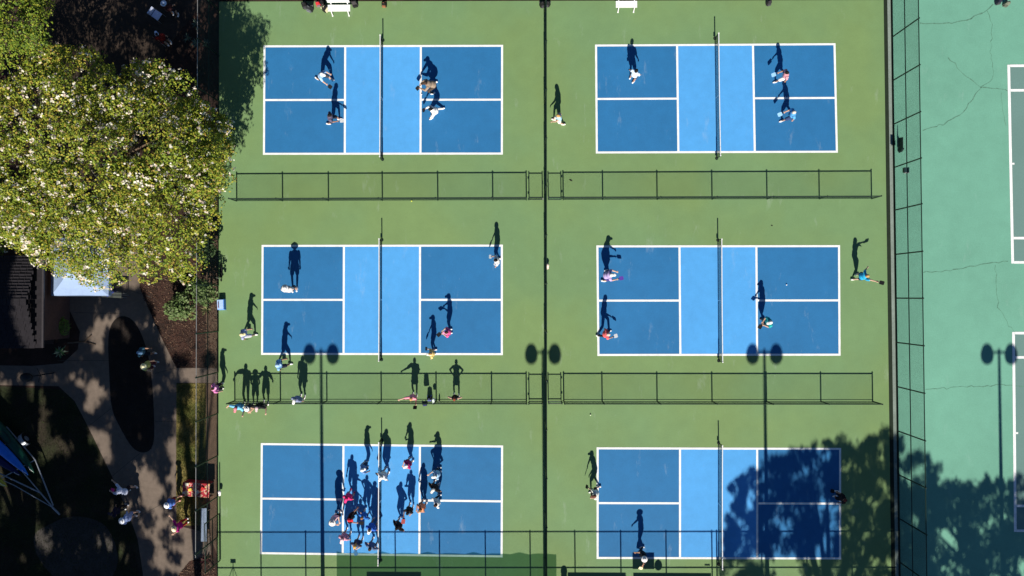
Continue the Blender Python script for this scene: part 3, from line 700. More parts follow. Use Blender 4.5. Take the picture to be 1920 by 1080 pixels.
# boat trailer and kayaks
M_alu = mat('trailer_steel', (.30, .33, .38), .4, metal=.35, noise=[(10, .15)])
b = G(108, 960); t = thing('boat_trailer', 'galvanised boat trailer with an A frame tongue on the dark lawn', 'trailer', b)
def Q(px, py, z=.5): v = G(px, py, z); return (v.x - b.x, v.y - b.y, z)
for pts, r in (([(100, 948), (66, 862), (12, 800)], .035), ([(111, 963), (98, 950), (76, 924), (0, 888), (-60, 862)], .04), ([(98, 950), (42, 884), (-30, 800)], .03), ([(98, 951), (27, 910), (-40, 880)], .025)):
    m = MB(); m.tube([Q(*p) for p in pts], r, 8); m.build('rail', M_alu, t)
m = MB(); m.tube([Q(98, 951, .5), Q(112, 965, .46)], [.05, .045], 8); m.build('coupler', M_alu, t)
for p in ((66, 862), (30, 822)):
    m = MB(); q = Q(*p); m.tube([q, (q[0] - 2.2, q[1] - 1.2, .5)], .03, 6); m.build('crossbar', M_alu, t)
q = Q(47, 824, .3); ax = Vector((-.8, -.55, 0)).normalized(); wv = MB(); wv.tube([Vector(q) - ax * .1, Vector(q) + ax * .1], .3, 18); w = wv.build('wheel', M_black, t)
m = MB(); m.tube([Vector(q) - ax * .115, Vector(q) - ax * .09], .16, 14); m.build('rim', M_alu, w)
m = MB(); dirn = Vector((-ax.y, ax.x, 0)); pts = []
for i in range(9): th = math.pi * i / 8; pts.append((Vector(q) + dirn * .38 * math.cos(th) + Vector((0, 0, .38 * math.sin(th))), ))
for i in range(8):
    p, r2 = pts[i][0], pts[i + 1][0]; m.poly([p - ax * .12, r2 - ax * .12, r2 + ax * .12, p + ax * .12])
fo = m.build('mudguard', M_alu, t); fo.modifiers.new('thick', 'SOLIDIFY').thickness = .015
def kayak(label, bow, stern, z, beam, col):
    p, q = G(*bow, z), G(*stern, z); d = q - p; L = d.length; t = thing('kayak', label, 'kayak', p, math.atan2(d.y, d.x)); ns, nr = 15, 10; m = MB()
    for i in range(ns):
        u = i / (ns - 1); wd = beam * .5 * max(.03, math.sin(math.pi * min(1, u * 1.02)) ** .62); hh = .16 * max(.12, math.sin(math.pi * u) ** .5); up = .1 * (2 * u - 1) ** 4
        for j in range(nr):
            a = 2 * math.pi * j / nr; m.v.append((u * L, wd * math.cos(a), up + hh * math.sin(a)))
    for i in range(ns - 1):
        for j in range(nr): m.f.append((i * nr + j, i * nr + (j + 1) % nr, (i + 1) * nr + (j + 1) % nr, (i + 1) * nr + j)); m.m.append(0)
    m.f.append(tuple(range(nr))[::-1]); m.m.append(0); m.f.append(tuple((ns - 1) * nr + j for j in range(nr))); m.m.append(0)
    m.build('hull', mat('hull_%d_%d_%d' % col, srgb(*col), .35, noise=[(4, .1)]), t, True)
    m = MB(); ring = [(L * .5 + .42 * math.cos(a), beam * .3 * math.sin(a), .175) for a in [2 * math.pi * i / 16 for i in range(17)]]
    m.tube(ring, .018, 6); m.build('cockpit_rim', M_black, t)
    m = MB(); m.tube([(.12, 0, .12), (.3, 0, .2), (.45, 0, .15)], .012, 5); m.build('carry_handle', M_white, t)
kayak('bright blue kayak, middle of the boats on the trailer', (55, 890), (-75, 770), .78, .62, (40, 120, 225))
kayak('dark green kayak nearest the trailer wheel', (66, 886), (-40, 752), .68, .6, (20, 70, 55))
kayak('yellow kayak at the left edge below the blue one', (16, 912), (-90, 850), .75, .62, (190, 175, 60))
kayak('navy kayak between the blue and the yellow ones', (42, 892), (-90, 806), .66, .5, (18, 28, 80))

# table with the red printed cloth by the west fence
b = G(378, 906); t = thing('table', 'table under a red printed cloth by the west fence', 'table', b, -.06)
m_red = mat('red_cloth', (.42, .018, .03), .7, noise=[(6, .15)])
pm = bpy.data.materials.new('red_printed_cloth'); pm.use_nodes = True; N = pm.node_tree.nodes; L_ = pm.node_tree.links
tc = N.new('ShaderNodeTexCoord'); mp = N.new('ShaderNodeMapping'); mp.inputs['Scale'].default_value = (2.6, 3.4, 1); L_.new(tc.outputs['Object'], mp.inputs[0])
vz = N.new('ShaderNodeTexNoise'); vz.inputs['Scale'].default_value = 2.2; vz.inputs['Detail'].default_value = 3; L_.new(mp.outputs[0], vz.inputs['Vector'])
cr = N.new('ShaderNodeValToRGB'); cr.color_ramp.interpolation = 'CONSTANT'; L_.new(vz.outputs[0], cr.inputs[0])
cr.color_ramp.elements[0].color = (.45, .015, .03, 1); cr.color_ramp.elements[1].position = .55; cr.color_ramp.elements[1].color = (.75, .45, .08, 1)
e = cr.color_ramp.elements.new(.50); e.color = (.75, .5, .45, 1); e = cr.color_ramp.elements.new(.62); e.color = (.8, .7, .6, 1); e = cr.color_ramp.elements.new(.66); e.color = (.5, .02, .04, 1)
L_.new(cr.outputs[0], N['Principled BSDF'].inputs['Base Color']); N['Principled BSDF'].inputs['Roughness'].default_value = .6
tw, td, th = 1.5, .76, .74
m = MB(); m.box((0, -.2, th), (tw, td, .03)); m.build('tabletop', pm, t)
for y in (-.2 - td / 2, -.2 + td / 2):
    m = MB(); k = 12
    for i in range(k):
        x0 = -tw / 2 + tw * i / k; x1 = -tw / 2 + tw * (i + 1) / k; w0, w1 = .015 * math.sin(i * 2.1), .015 * math.sin((i + 1) * 2.1); s = 1 if y > 0 else -1
        m.poly([(x0, y + s * (.02 + w0), .06), (x1, y + s * (.02 + w1), .06), (x1, y + s * .004, th + .012), (x0, y + s * .004, th + .012)][::-s])
    m.build('cloth_drop', m_red if y > 0 else pm, t)
for x in (-.68, .68):
    for y in (-.5, .1):
        m = MB(); m.tube([(x, y, 0), (x, y, th)], .018, 6); m.build('leg', M_galv, t)
for i, (x, y, cc) in enumerate(((-.5, .08, (230, 220, 200)), (-.3, -.2, (240, 200, 90)), (.1, -.3, (235, 225, 205)), (.35, -.1, (225, 60, 60)))):
    m = MB(); m.box((0, 0, .035), (.2, .15, .07), .3 * i); q = Matrix.Rotation(-.06, 4, 'Z') @ Vector((x, y, 0))
    o = m.build('box', cloth(cc), None, loc=(b.x + q.x, b.y + q.y, th + .016)); tag(o, ('cream box at the left end of the red table', 'yellow box left of the middle of the red table', 'off white box near the front of the red table', 'red box at the right of the red table')[i], 'box', 'boxes on the red table')
# aluminium bench without a back
b = G(382.5, 984, .45); t = thing('bench', 'narrow backless aluminium bench beside the west fence', 'bench', (b.x, b.y, 0))
for k, x in enumerate((-.085, .085)):
    m = MB(); m.box((x, 0, .45), (.15, 1.85, .04)); m.build('plank', mat('bench_aluminium', (.30, .38, .52), .4, metal=.2, noise=[(7, .08)]), t)
for y in (-.75, .75):
    m = MB(); m.tube([(-.17, y, 0), (-.13, y, .42), (.13, y, .42), (.17, y, 0)], .022, 6); m.build('leg_frame', M_galv, t)

# white benches on the north edge
def white_bench(label, x0, x1, ysh):
    b = G((x0 + x1) / 2, ysh); L = (x1 - x0) / PXM; t = thing('park_bench', label, 'bench', b, 0, 'white benches along the north edge')
    for i in range(3):
        m = MB(); m.box((0, -.02 - i * .125 + .13, .44), (L, .115, .035)); m.build('seat_slat', M_white, t)
    for i in range(2):
        m = MB(); m.box((0, .28 + i * .045, .60 + i * .17), (L, .03, .14), M=None); m.build('back_slat', M_white, t)
    for x in (-L * .36, L * .38):
        m = MB(); m.tube([(x, -.3, .02), (x, -.17, .42), (x, .24, .42), (x, .34, .86)], .028, 6); m.build('frame', M_white, t)
        m = MB(); m.tube([(x, .3, .0), (x, .24, .42)], .028, 6); m.build('leg', M_white, t)
        m = MB(); m.ball((x, -.3, .03), (.05, .05, .03), 8, 4); m.build('foot', M_white, t)
white_bench('white slatted bench heaped round with bags, upper left', 618, 660, 20)
white_bench('white slatted bench standing alone near the top middle', 1153, 1192.5, 13)

# bags, balls and odds and ends
def backpack(label, px, py, col, rz=0, s=1.0, z=0, trim=(70, 70, 75), cat='bag', group='bags left around the courts'):
    b = G(px, py); t = thing('backpack', label, cat, (b.x, b.y, z), rz, group)
    m = MB(); m.box((0, 0, .2 * s), (.32 * s, .2 * s, .4 * s), taper=.72); m.ball((0, 0, .38 * s), (.13 * s, .085 * s, .1 * s), 10, 6); m.build('body', cloth(col), t)
    m = MB(); m.box((0, -.12 * s, .13 * s), (.23 * s, .09 * s, .2 * s), taper=.85); m.build('pocket', cloth(trim), t)
    for x in (-.09, .09):
        m = MB(); m.tube([(x * s, .09 * s, .38 * s), (x * 1.2 * s, .19 * s, .25 * s), (x * s, .1 * s, .06 * s)], .018 * s, 5); m.build('strap', cloth(trim), t)
    m = MB(); m.tube([(-.05 * s, 0, .46 * s), (0, 0, .52 * s), (.05 * s, 0, .46 * s)], .012 * s, 5); m.build('handle', cloth(trim), t)
    return t
backpack('black backpack lying farthest left of the bench bags', 573, 12, (22, 22, 24), .3, 1.1)
backpack('charcoal and grey backpack beside the leftmost black one', 582, 18, (40, 42, 46), -.4, 1.15, trim=(110, 115, 120))
backpack('bright red bag left of the white bench', 598, 9, (190, 40, 50), .2, .9, trim=(120, 110, 115))
backpack('black and cream paddle bag leaning on the bench end', 611, 18, (26, 24, 26), 1.0, 1.1, trim=(225, 215, 180))
backpack('black bag under the left end of the bench', 606, 7, (16, 14, 16), .1, .9)
backpack('grey jacket like bag on the right end of the bench', 666, 9, (66, 62, 64), .25, 1.1, trim=(30, 30, 32))
backpack('small black bag with tan straps right of the bench', 721, 10, (24, 18, 20), -.1, .9, trim=(150, 100, 70))
backpack('dark bag at the foot of the middle fence, top edge', 1017, 10, (20, 22, 22), .5, 1.0)
backpack('second dark bag right of the middle fence, top edge', 1027, 9, (26, 28, 28), -.5, .9)
backpack('dark grey bag alone on the north edge of the upper right court', 1440, 7, (44, 42, 46), .2, .9)
backpack('navy bag on the teal tennis court at the top', 1869, 5, (30, 30, 50), .2, .9)
backpack('olive grey bag on the teal tennis court at the top', 1884, 9, (110, 115, 100), -.3, .9, trim=(90, 95, 85))
backpack('black backpack standing by the lower fence between two spectators', 806, 746, (18, 22, 30), 0, 1.0, 0, trim=(120, 130, 200))
backpack('dark backpack hooked higher on the lower fence', 800, 752, (20, 24, 34), .15, .95, .75, trim=(60, 60, 120))
def cap_obj(label, px, py, z, col):
    b = G(px, py, z); t = thing('cap', label, 'cap', b); m = MB(); m.ball((0, 0, 0), (.10, .12, .09), 12, 6, z0=0.0); m.build('crown', cloth(col), t)
    m = MB(); m.ball((0, -.13, .005), (.085, .085, .012), 12, 4); m.build('brim', cloth(col), t)
cap_obj('pale mint sun hat hung on the lower fence beside the backpacks', 813, 750, .55, (225, 240, 232))
cap_obj('white cap hung on the west fence near the red table', 411.5, 923, .25, (235, 232, 230))
cap_obj('pale cap hung on the tall middle fence', 1026.5, 498, .22, (235, 215, 200))
b = G(824, 751); t = thing('water_bottle', 'dark water bottle standing at the lower fence', 'bottle', b); m = MB(); m.tube([(0, 0, 0), (0, 0, .24)], .04, 10); m.build('body', M_black, t); m = MB(); m.tube([(0, 0, .24), (0, 0, .3)], .025, 10); m.build('lid', M_galv, t)
# blue cooler bag, folded camp chair, jacket and sign on fences
b = G(417.5, 571); t = thing('cooler_bag', 'bright blue cooler bag on the court by the west fence', 'bag', b, .04)
m = MB(); m.box((0, 0, .15), (.40, .62, .3), taper=.9); m.build('body', cloth((90, 145, 225)), t); m = MB(); m.box((-.02, 0, .31), (.34, .54, .03)); m.build('lid', cloth((165, 195, 235)), t)
m = MB(); m.tube([(-.1, -.2, .3), (-.1, -.12, .4), (-.1, .12, .4), (-.1, .2, .3)], .014, 6); m.build('handle', cloth((120, 40, 60)), t); m = MB(); m.box((-.2, -.1, .2), (.03, .3, .16)); m.build('pocket', cloth((120, 50, 70)), t)
b = G(416, 511); t = thing('scooter', 'black kick scooter leaning along the west fence', 'scooter', b)
m = MB(); m.box((0, 0, .1), (.12, .6, .04)); m.build('deck', M_black, t)
for y in (-.42, .42):
    m = MB(); m.tube([(-.02, y, .09), (.02, y, .09)], .09, 14); m.build('wheel', M_black, t)
m = MB(); m.tube([(0, -.40, .1), (0, -.28, .95)], .02, 8); m.build('stem', M_galv, t); m = MB(); m.tube([(-.2, -.28, .95), (.2, -.28, .95)], .016, 8); m.build('handlebar', M_black, t)
b = G(1681, 272, .0); t = thing('jacket', 'dark jacket hung on the east fence', 'jacket', (b.x + .05, b.y, 0)); m = MB()
for i in range(6):
    y0, y1 = -.3 + i * .1, -.2 + i * .1; w = .03 * math.sin(i * 1.7); m.poly([(.02 + w, y0 * 1.3, .06 + .03 * (i % 2)), (.02 - w, y1 * 1.3, .06), (.03, y1 * 1.1, .62), (.03, y0 * 1.1, .62)])
o = m.build('body', cloth((22, 40, 42)), t); o.modifiers.new('thick', 'SOLIDIFY').thickness = .03
m = MB(); m.tube([(.03, -.30, .6), (.05, -.4, .4), (.05, -.42, .1)], [.06, .055, .045], 8); m.build('sleeve', cloth((18, 34, 36)), t)
b = G(1700.5, 319, 1.5); t = thing('fence_sign', 'small dark two panel sign box fixed to the east fence rail', 'sign', (b.x, b.y, 1.5))
m = MB(); m.box((.04, 0, 0), (.04, .28, .3)); m.build('plate', mat('sign_teal', (.02, .07, .08), .5, noise=[(6, .1)]), t); m = MB(); m.box((-.12, 0, .02), (.14, .26, .22)); m.build('box', mat('sign_dark', (.012, .03, .035), .5, noise=[(6, .1)]), t)
m = MB(); m.box((-.02, -.15, -.02), (.24, .02, .2)); m.build('bracket', M_galv, t)
# balls
def ball(label, px, py, col):
    m = MB(); m.ball((0, 0, .037), .037, 12, 8); o = m.build('ball', mat('ball_%d_%d_%d' % col, srgb(*col), .5, noise=[(30, .05)]), None, True, G(px, py, .016)); tag(o, label, 'ball', 'pickleballs on the courts')
ball('white ball left of the players at the upper left court', 790.5, 177, (245, 245, 245)); ball('yellow ball against the upper low fence', 772, 377, (235, 235, 90))
ball('white ball on the far side of the middle right court', 1474.5, 534, (245, 245, 245)); ball('pale ball on the green above the lower right court', 1107, 778, (225, 235, 200))
b = G(1070, 338); o = link('fallen_leaf', fastmesh('fallen_leaf', leaf_verts(np.array([[0, 0, .02]]), np.array([[0, .2, 1.]]), np.array([.26]), .35), 4, [0], [mat('dry_leaf', (.03, .03, .02), .9, noise=[(20, .2)])]), loc=b); tag(o, 'dark fallen leaf on the green by the upper low fence', 'leaf')
b = G(1447, 423); o = link('fallen_leaf', fastmesh('fallen_leaf', leaf_verts(np.array([[0, 0, .02]]), np.array([[.1, .1, 1.]]), np.array([.13]), .6), 4, [0], [MATS['dry_leaf']]), loc=b); tag(o, 'small dark fallen leaf above the middle right court', 'leaf')
# tripod on the lower left court
b = GS(437, 1050, 1.5); t = thing('tripod', 'camera tripod at the lower left corner of the courts', 'tripod', (b.x, b.y, 0))
for a in (.5, 2.6, 4.7):
    m = MB(); m.tube([(0, 0, 1.25), (.55 * math.cos(a), .55 * math.sin(a), 0)], [.02, .014], 6); m.build('leg', M_black, t)
m = MB(); m.tube([(0, 0, 1.0), (0, 0, 1.42)], .022, 8); m.build('column', M_black, t); m = MB(); m.box((0, 0, 1.47), (.3, .08, .12)); m.build('camera', M_black, t)
# things standing south of the fence whose shade reaches the court
b = G(1058, 1128); t = thing('thick_post', 'dark thick post at the south fence beside the middle fence', 'bin', b); m = MB(); m.tube([(0, 0, 0), (0, 0, 1.3)], .17, 12); m.build('post_shaft', M_black, t); m = MB(); m.tube([(0, 0, 1.3), (0, 0, 1.45)], [.19, .15], 12); m.build('lid', M_black, t)  # unseen thick post, known only by the shadow it casts
b = G(1235, 1126); t = thing('gear_bag', 'dark round gear bag on top of the south fence banner', 'bag', (b.x, b.y, 1.4)); m = MB(); m.ball((0, 0, .12), (.22, .15, .2), 12, 8); m.build('body', M_black, t, True); m = MB(); m.tube([(-.1, 0, .3), (0, 0, .38), (.1, 0, .3)], .015, 6); m.build('handle', M_black, t)
# ---------------------------------------------------------------- people
DEPS = None
def remeshed(mb, name, voxel, target, mats, smooth=True):
    """union of overlapping closed shapes -> one continuous surface"""
    me = mb.mesh(name + '_raw', mats); o = bpy.data.objects.new(name + '_tmp', me); COL.objects.link(o)
    r = o.modifiers.new('r', 'REMESH'); r.mode = 'VOXEL'; r.voxel_size = voxel; r.adaptivity = 0
    sm = o.modifiers.new('s', 'SMOOTH'); sm.factor = .5; sm.iterations = 2
    d = o.modifiers.new('d', 'DECIMATE'); d.ratio = 1.0
    dg = bpy.context.evaluated_depsgraph_get(); ev = o.evaluated_get(dg); n = len(ev.data.polygons)
    d.ratio = min(1, target / max(1, n * 2)); dg = bpy.context.evaluated_depsgraph_get(); ev = o.evaluated_get(dg)
    out = bpy.data.meshes.new_from_object(ev); out.name = name
    if smooth: out.polygons.foreach_set('use_smooth', [True] * len(out.polygons))
    bpy.data.objects.remove(o); bpy.data.meshes.remove(me)
    out.materials.clear(); out.materials.append(mats)
    return out
def ik(hip, ank, l1, l2, fwd):
    hip, ank = Vector(hip), Vector(ank); d = ank - hip; D = min(d.length, (l1 + l2) * .999); dn = d.normalized()
    a = (l1 * l1 - l2 * l2 + D * D) / (2 * D); h = math.sqrt(max(0, l1 * l1 - a * a)); f = Vector(fwd); f = (f - dn * f.dot(dn)).normalized()
    return hip + dn * a + f * h, hip + dn * D
def adir(flex, abd, s):
    f, a = R(flex), R(abd); return Vector((math.sin(f) * math.cos(a), s * math.sin(a), -math.cos(f) * math.cos(a)))
# pose: pelvis height, lean forward, feet (left, right) as (x, y), arms (left, right) as (upper flex, upper out, fore flex, fore out), head pitch, head turn
POSES = {
 'stand':   dict(ph=.93, lean=2, feet=((.0, .10), (.02, -.10)), arms=((4, 9, 10, 6), (2, 9, 8, 6)), hp=5),
 'stand2':  dict(ph=.925, lean=3, feet=((.06, .13), (-.06, -.12)), arms=((6, 14, 22, 10), (8, 12, 30, 6)), hp=8),
 'ready':   dict(ph=.85, lean=22, feet=((.10, .25), (-.06, -.25)), arms=((18, 14, 75, -18), (16, 14, 78, -10)), hp=-6),
 'lunge':   dict(ph=.80, lean=24, feet=((.38, .15), (-.38, -.13)), arms=((8, 18, 45, 0), (22, 16, 40, 6)), hp=-4),
 'walk':    dict(ph=.90, lean=7, feet=((-.27, .08), (.30, -.08)), arms=((25, 8, 45, 0), (-20, 10, -5, 6)), hp=6),
 'stride':  dict(ph=.88, lean=10, feet=((.32, .09), (-.30, -.09)), arms=((-15, 12, 5, 8), (6, 12, 58, -8)), hp=6),
 'crouch':  dict(ph=.70, lean=42, feet=((.12, .27), (-.10, -.27)), arms=((35, 14, 80, -34), (30, 14, 62, -26)), hp=-20),
 'bend':    dict(ph=.84, lean=62, feet=((.16, .14), (-.18, -.15)), arms=((60, 14, 60, 4), (75, 20, 70, 12)), hp=-10),
 'swing':   dict(ph=.89, lean=14, feet=((.24, .11), (-.22, -.11)), arms=((6, 10, 40, 0), (30, 12, 22, 8)), hp=2),
 'folded':  dict(ph=.93, lean=4, feet=((.0, .11), (.0, -.11)), arms=((14, 14, 92, -40), (10, 16, 96, -36)), hp=10),
 'phone':   dict(ph=.93, lean=4, feet=((.03, .10), (-.03, -.11)), arms=((10, 10, 60, -20), (28, 10, 115, -14)), hp=24),
 'hips':    dict(ph=.925, lean=3, feet=((.02, .14), (-.02, -.14)), arms=((-14, 44, 12, -42), (-14, 44, 12, -42)), hp=6),
 'rail':    dict(ph=.92, lean=8, feet=((.02, .12), (-.02, -.12)), arms=((10, 42, 120, 10), (10, 42, 120, 10)), hp=8),
 'elbow':   dict(ph=.92, lean=6, feet=((.0, .09), (.05, -.09)), arms=((35, 26, 150, 12), (20, 72, 40, 30)), hp=8),
 'reach':   dict(ph=.925, lean=4, feet=((.02, .10), (-.02, -.10)), arms=((20, 10, 140, 6), (34, 58, 70, 62)), hp=8),
 'over':    dict(ph=.91, lean=6, feet=((.14, .10), (-.14, -.10)), arms=((30, 20, 60, 20), (160, 12, 120, 30)), hp=-10),
 'point':   dict(ph=.93, lean=3, feet=((.08, .09), (-.08, -.09)), arms=((30, 34, 34, 38), (20, 10, 60, 6)), hp=6),
}
def build_pose(key):
    p = POSES[key]; J = {}; le = R(p['lean']); up = Vector((math.sin(le), 0, math.cos(le))); fw = Vector((math.cos(le), 0, -math.sin(le)))
    pel = Vector((-.10 * math.sin(le), 0, p['ph'])); J['pel'] = pel; J['up'] = up
    J['waist'] = pel + up * .14; J['chest'] = pel + up * .38; J['neck'] = pel + up * .53
    hp = le * .55 + R(p['hp']) * .6; hu = Vector((math.sin(hp), 0, math.cos(hp))); J['hu'] = hu; J['hpitch'] = hp; J['head'] = J['neck'] + hu * .145 + Vector((.015, 0, 0))
    for i, s in ((0, 1), (1, -1)):
        sh = pel + up * .465 + Vector((0, s * .185, 0)); a = p['arms'][i]; el = sh + adir(a[0], a[1], s) * .285; fd = adir(a[2], a[3], s); wr = el + fd * .25
        J['sh', s], J['el', s], J['wr', s], J['fd', s] = sh, el, wr, fd
        hip = pel + Vector((0, s * .095, -.02)); fx, fy = p['feet'][i]; kn, an = ik(hip, (fx - .03, fy, .085), .44, .43, (1, s * .22, .1)); J['hip', s], J['kn', s], J['an', s] = hip, kn, an
    return J
POSEJ = {}
SKIN = [mat('skin_%d' % i, c, .55, noise=[(12, .06)]) for i, c in enumerate([(.50, .30, .21), (.40, .22, .145), (.58, .37, .27), (.22, .115, .07)])]
def body_mb(J):
    m = MB(); up, hu = J['up'], J['hu']
    T = Matrix.Rotation(math.atan2(up.x, up.z), 3, 'Y'); H = Matrix.Rotation(math.atan2(hu.x, hu.z), 3, 'Y')
    m.ball(J['pel'], (.105, .155, .12), 14, 8, M=T); m.ball(J['waist'], (.095, .135, .15), 14, 8, M=T); m.ball(J['chest'] - up * .02, (.11, .165, .17), 14, 8, M=T)
    m.ball(J['neck'] - up * .05, (.075, .15, .06), 12, 6, M=T); m.cap(J['neck'] - up * .04, J['head'] - hu * .04, .052, .05)
    hd = J['head']; m.ball(hd + hu * .02, (.096, .077, .108), 14, 10, M=H); m.ball(hd + H @ Vector((.028, 0, -.065)), (.06, .054, .052), 12, 8, M=H)
    m.ball(hd + H @ Vector((.098, 0, -.012)), (.02, .014, .022), 8, 6, M=H)
    for s in (1, -1):
        m.ball(hd + H @ Vector((-.005, s * .078, .0)), (.02, .012, .032), 8, 6, M=H)
        sh, el, wr, fd = J['sh', s], J['el', s], J['wr', s], J['fd', s]
        m.cap(sh, el, .056, .045); m.cap(el, el.lerp(wr, .35), .041, .043); m.cap(el.lerp(wr, .35), wr, .043, .028)
        # hand: palm, four unequal bent fingers, thumb from the side of the palm
        side = Vector((0, 0, 1)).cross(fd); side = side.normalized() if side.length > .1 else Vector((1, 0, 0)); nrm = fd.cross(side).normalized()
        pc = wr + fd * .055; m.cap(wr + fd * .01, pc, .026, .024, 8); m.cap(pc + side * .022, pc - side * .022, .019, .019, 8); m.cap(wr + fd * .085 + side * .03, wr + fd * .085 - side * .03, .015, .014, 8)
        for k, (o, l) in enumerate(((.031, .068), (.011, .076), (-.010, .072), (-.030, .056))):
            b0 = wr + fd * .092 + side * o; b1 = b0 + (fd * .85 - nrm * .5).normalized() * l * .55; b2 = b1 + (fd * .25 - nrm).normalized() * l * .5; m.cap(b0, b1, .0095, .009, 6); m.cap(b1, b2, .009, .0078, 6)
        t0 = wr + fd * .04 + side * .028; t1 = t0 + (fd * .6 + side * .8).normalized() * .04; t2 = t1 + (fd * .9 - nrm * .5).normalized() * .032; m.cap(t0, t1, .0125, .0115, 6); m.cap(t1, t2, .011, .009, 6)
        hip, kn, an = J['hip', s], J['kn', s], J['an', s]
        m.cap(hip, kn, .088, .056); m.cap(kn, kn.lerp(an, .35), .054, .056); m.cap(kn.lerp(an, .35), an, .055, .036)
        m.cap(an - Vector((.02, 0, .045)), an + Vector((.13, s * .02, -.055)), .036, .028, 8)
    return m
def garment_mb(J, g):
    m = MB(); up = J['up']; T = Matrix.Rotation(math.atan2(up.x, up.z), 3, 'Y')
    if g in ('tee', 'long', 'tank'):
        m.ball(J['pel'] + up * .03, (.15, .195, .12), 14, 8, M=T); m.ball(J['waist'], (.148, .185, .17), 14, 8, M=T); m.ball(J['chest'], (.145, .20, .18), 14, 8, M=T); m.ball(J['neck'] - up * .055, (.09, .16, .058), 12, 6, M=T)
        for s in (1, -1):
            sh, el, wr = J['sh', s], J['el', s], J['wr', s]
            if g == 'tee': m.cap(sh, sh.lerp(el, .7), .078, .074)
            elif g == 'long': m.cap(sh, el, .074, .064); m.cap(el, el.lerp(wr, .93), .064, .048)
            else: m.ball(sh - Vector((0, s * .03, .0)), .06, 10, 6)
    elif g in ('shorts', 'pants'):
        m.ball(J['pel'] - up * .01, (.122, .17, .13), 14, 8, M=T)
        for s in (1, -1):
            hip, kn, an = J['hip', s], J['kn', s], J['an', s]
            if g == 'shorts': m.cap(hip, hip.lerp(kn, .82), .118, .10)
            else: m.cap(hip, kn, .102, .068); m.cap(kn, kn.lerp(an, .93), .068, .056)
    elif g == 'skirt':
        c = J['pel']; ks = (J['hip', 1].lerp(J['kn', 1], .55) + J['hip', -1].lerp(J['kn', -1], .55)) / 2; d = abs(J['kn', 1].x - J['kn', -1].x) * .3
        m.ball(c, (.122, .17, .12), 14, 8); m.ball(ks, (.15 + d, .22, .10), 14, 8); m.ball(c.lerp(ks, .5), (.135 + d * .5, .2, .14), 14, 8)
    return m
MESH = {}
def pose_mesh(pose, part):
    k = (pose, part)
    if k not in MESH:
        if pose not in POSEJ: POSEJ[pose] = build_pose(pose)
        J = POSEJ[pose]
        if part == 'body': MESH[k] = remeshed(body_mb(J), 'body', .0072, 6500, SKIN[0])
        else: MESH[k] = remeshed(garment_mb(J, part), part, .016, 1500, SKIN[0])
    return MESH[k]
def recol(me, m):
    """the same mesh shape with its own colour"""
    k = (me.name, m.name)
    if k not in MESH: c = me.copy(); c.materials.clear(); c.materials.append(m); MESH[k] = c
    return MESH[k]
def shared(key, fn):
    if key not in MESH: MESH[key] = fn()
    return MESH[key]
def shoe_me():
    m = MB(); m.ball((.055, 0, .0), (.135, .052, .06), 12, 8, z0=-.7); m.ball((-.03, 0, .035), (.06, .05, .06), 10, 6); return m
def hair_me(long):
    m = MB(); m.ball((-.012, 0, .03), (.108, .09, .112), 14, 10, z0=-.15); m.ball((-.05, 0, -.01), (.07, .082, .09), 12, 8)
    if long: m.cap((-.085, 0, .02), (-.13, 0, -.16), .05, .028)
    return m
def cap_me(brim=True):
    m = MB(); m.ball((-.005, 0, .045), (.112, .094, .098), 14, 8, z0=0)
    if brim: m.ball((.125, 0, .05), (.085, .075, .012), 12, 4)
    return m
def bucket_me():
    m = MB(); m.ball((0, 0, .05), (.105, .095, .10), 14, 8, z0=0); m.tube([(0, 0, .035), (0, 0, .062)], [.175, .115], 18); return m
def visor_me():
    m = MB(); m.tube([(0, 0, .04), (0, 0, .08)], [.108, .106], 16); m.ball((.13, 0, .045), (.09, .08, .012), 12, 4); return m
HEADW = {'cap': cap_me, 'bucket': bucket_me, 'visor': visor_me}
def paddle(label, loc, d, col):
    t = thing('paddle', label, 'paddle', loc, 0, 'pickleball paddles')
    d = Vector(d).normalized(); z = d; x = Vector((0, 0, 1)).cross(z); x = x.normalized() if x.length > .15 else Vector((1, 0, 0)); y = z.cross(x)
    t.rotation_euler = Matrix((x, y, z)).transposed().to_euler()
    def face():
        m = MB(); o = []
        w, h, r = .105, .265, .045
        for cx, cz, a0 in ((w - r, .13 + h - r, 0), (-(w - r), .13 + h - r, 90), (-(w - r), .13 + r * 1.4, 180), ((w - r), .13 + r * 1.4, 270)):
            for k in range(5): a = R(a0 + k * 22.5); o.append((cx + r * math.cos(a), cz + r * math.sin(a)))
        n_ = len(o); m.v = [(px, -.008, pz) for px, pz in o] + [(px, .008, pz) for px, pz in o]
        m.f = [tuple(range(n_)), tuple(range(2 * n_ - 1, n_ - 1, -1))] + [(i, i + n_, (i + 1) % n_ + n_, (i + 1) % n_) for i in range(n_)]; m.m = [0] * len(m.f); return m.mesh('face', MATS['black_plastic'])
    def grip(): m = MB(); m.tube([(0, 0, -.03), (0, 0, .15)], .017, 8); return m.mesh('grip', MATS['black_plastic'])
    link('face', recol(shared('paddleface', face), cloth(col)), t); link('grip', shared('paddlegrip', grip), t)
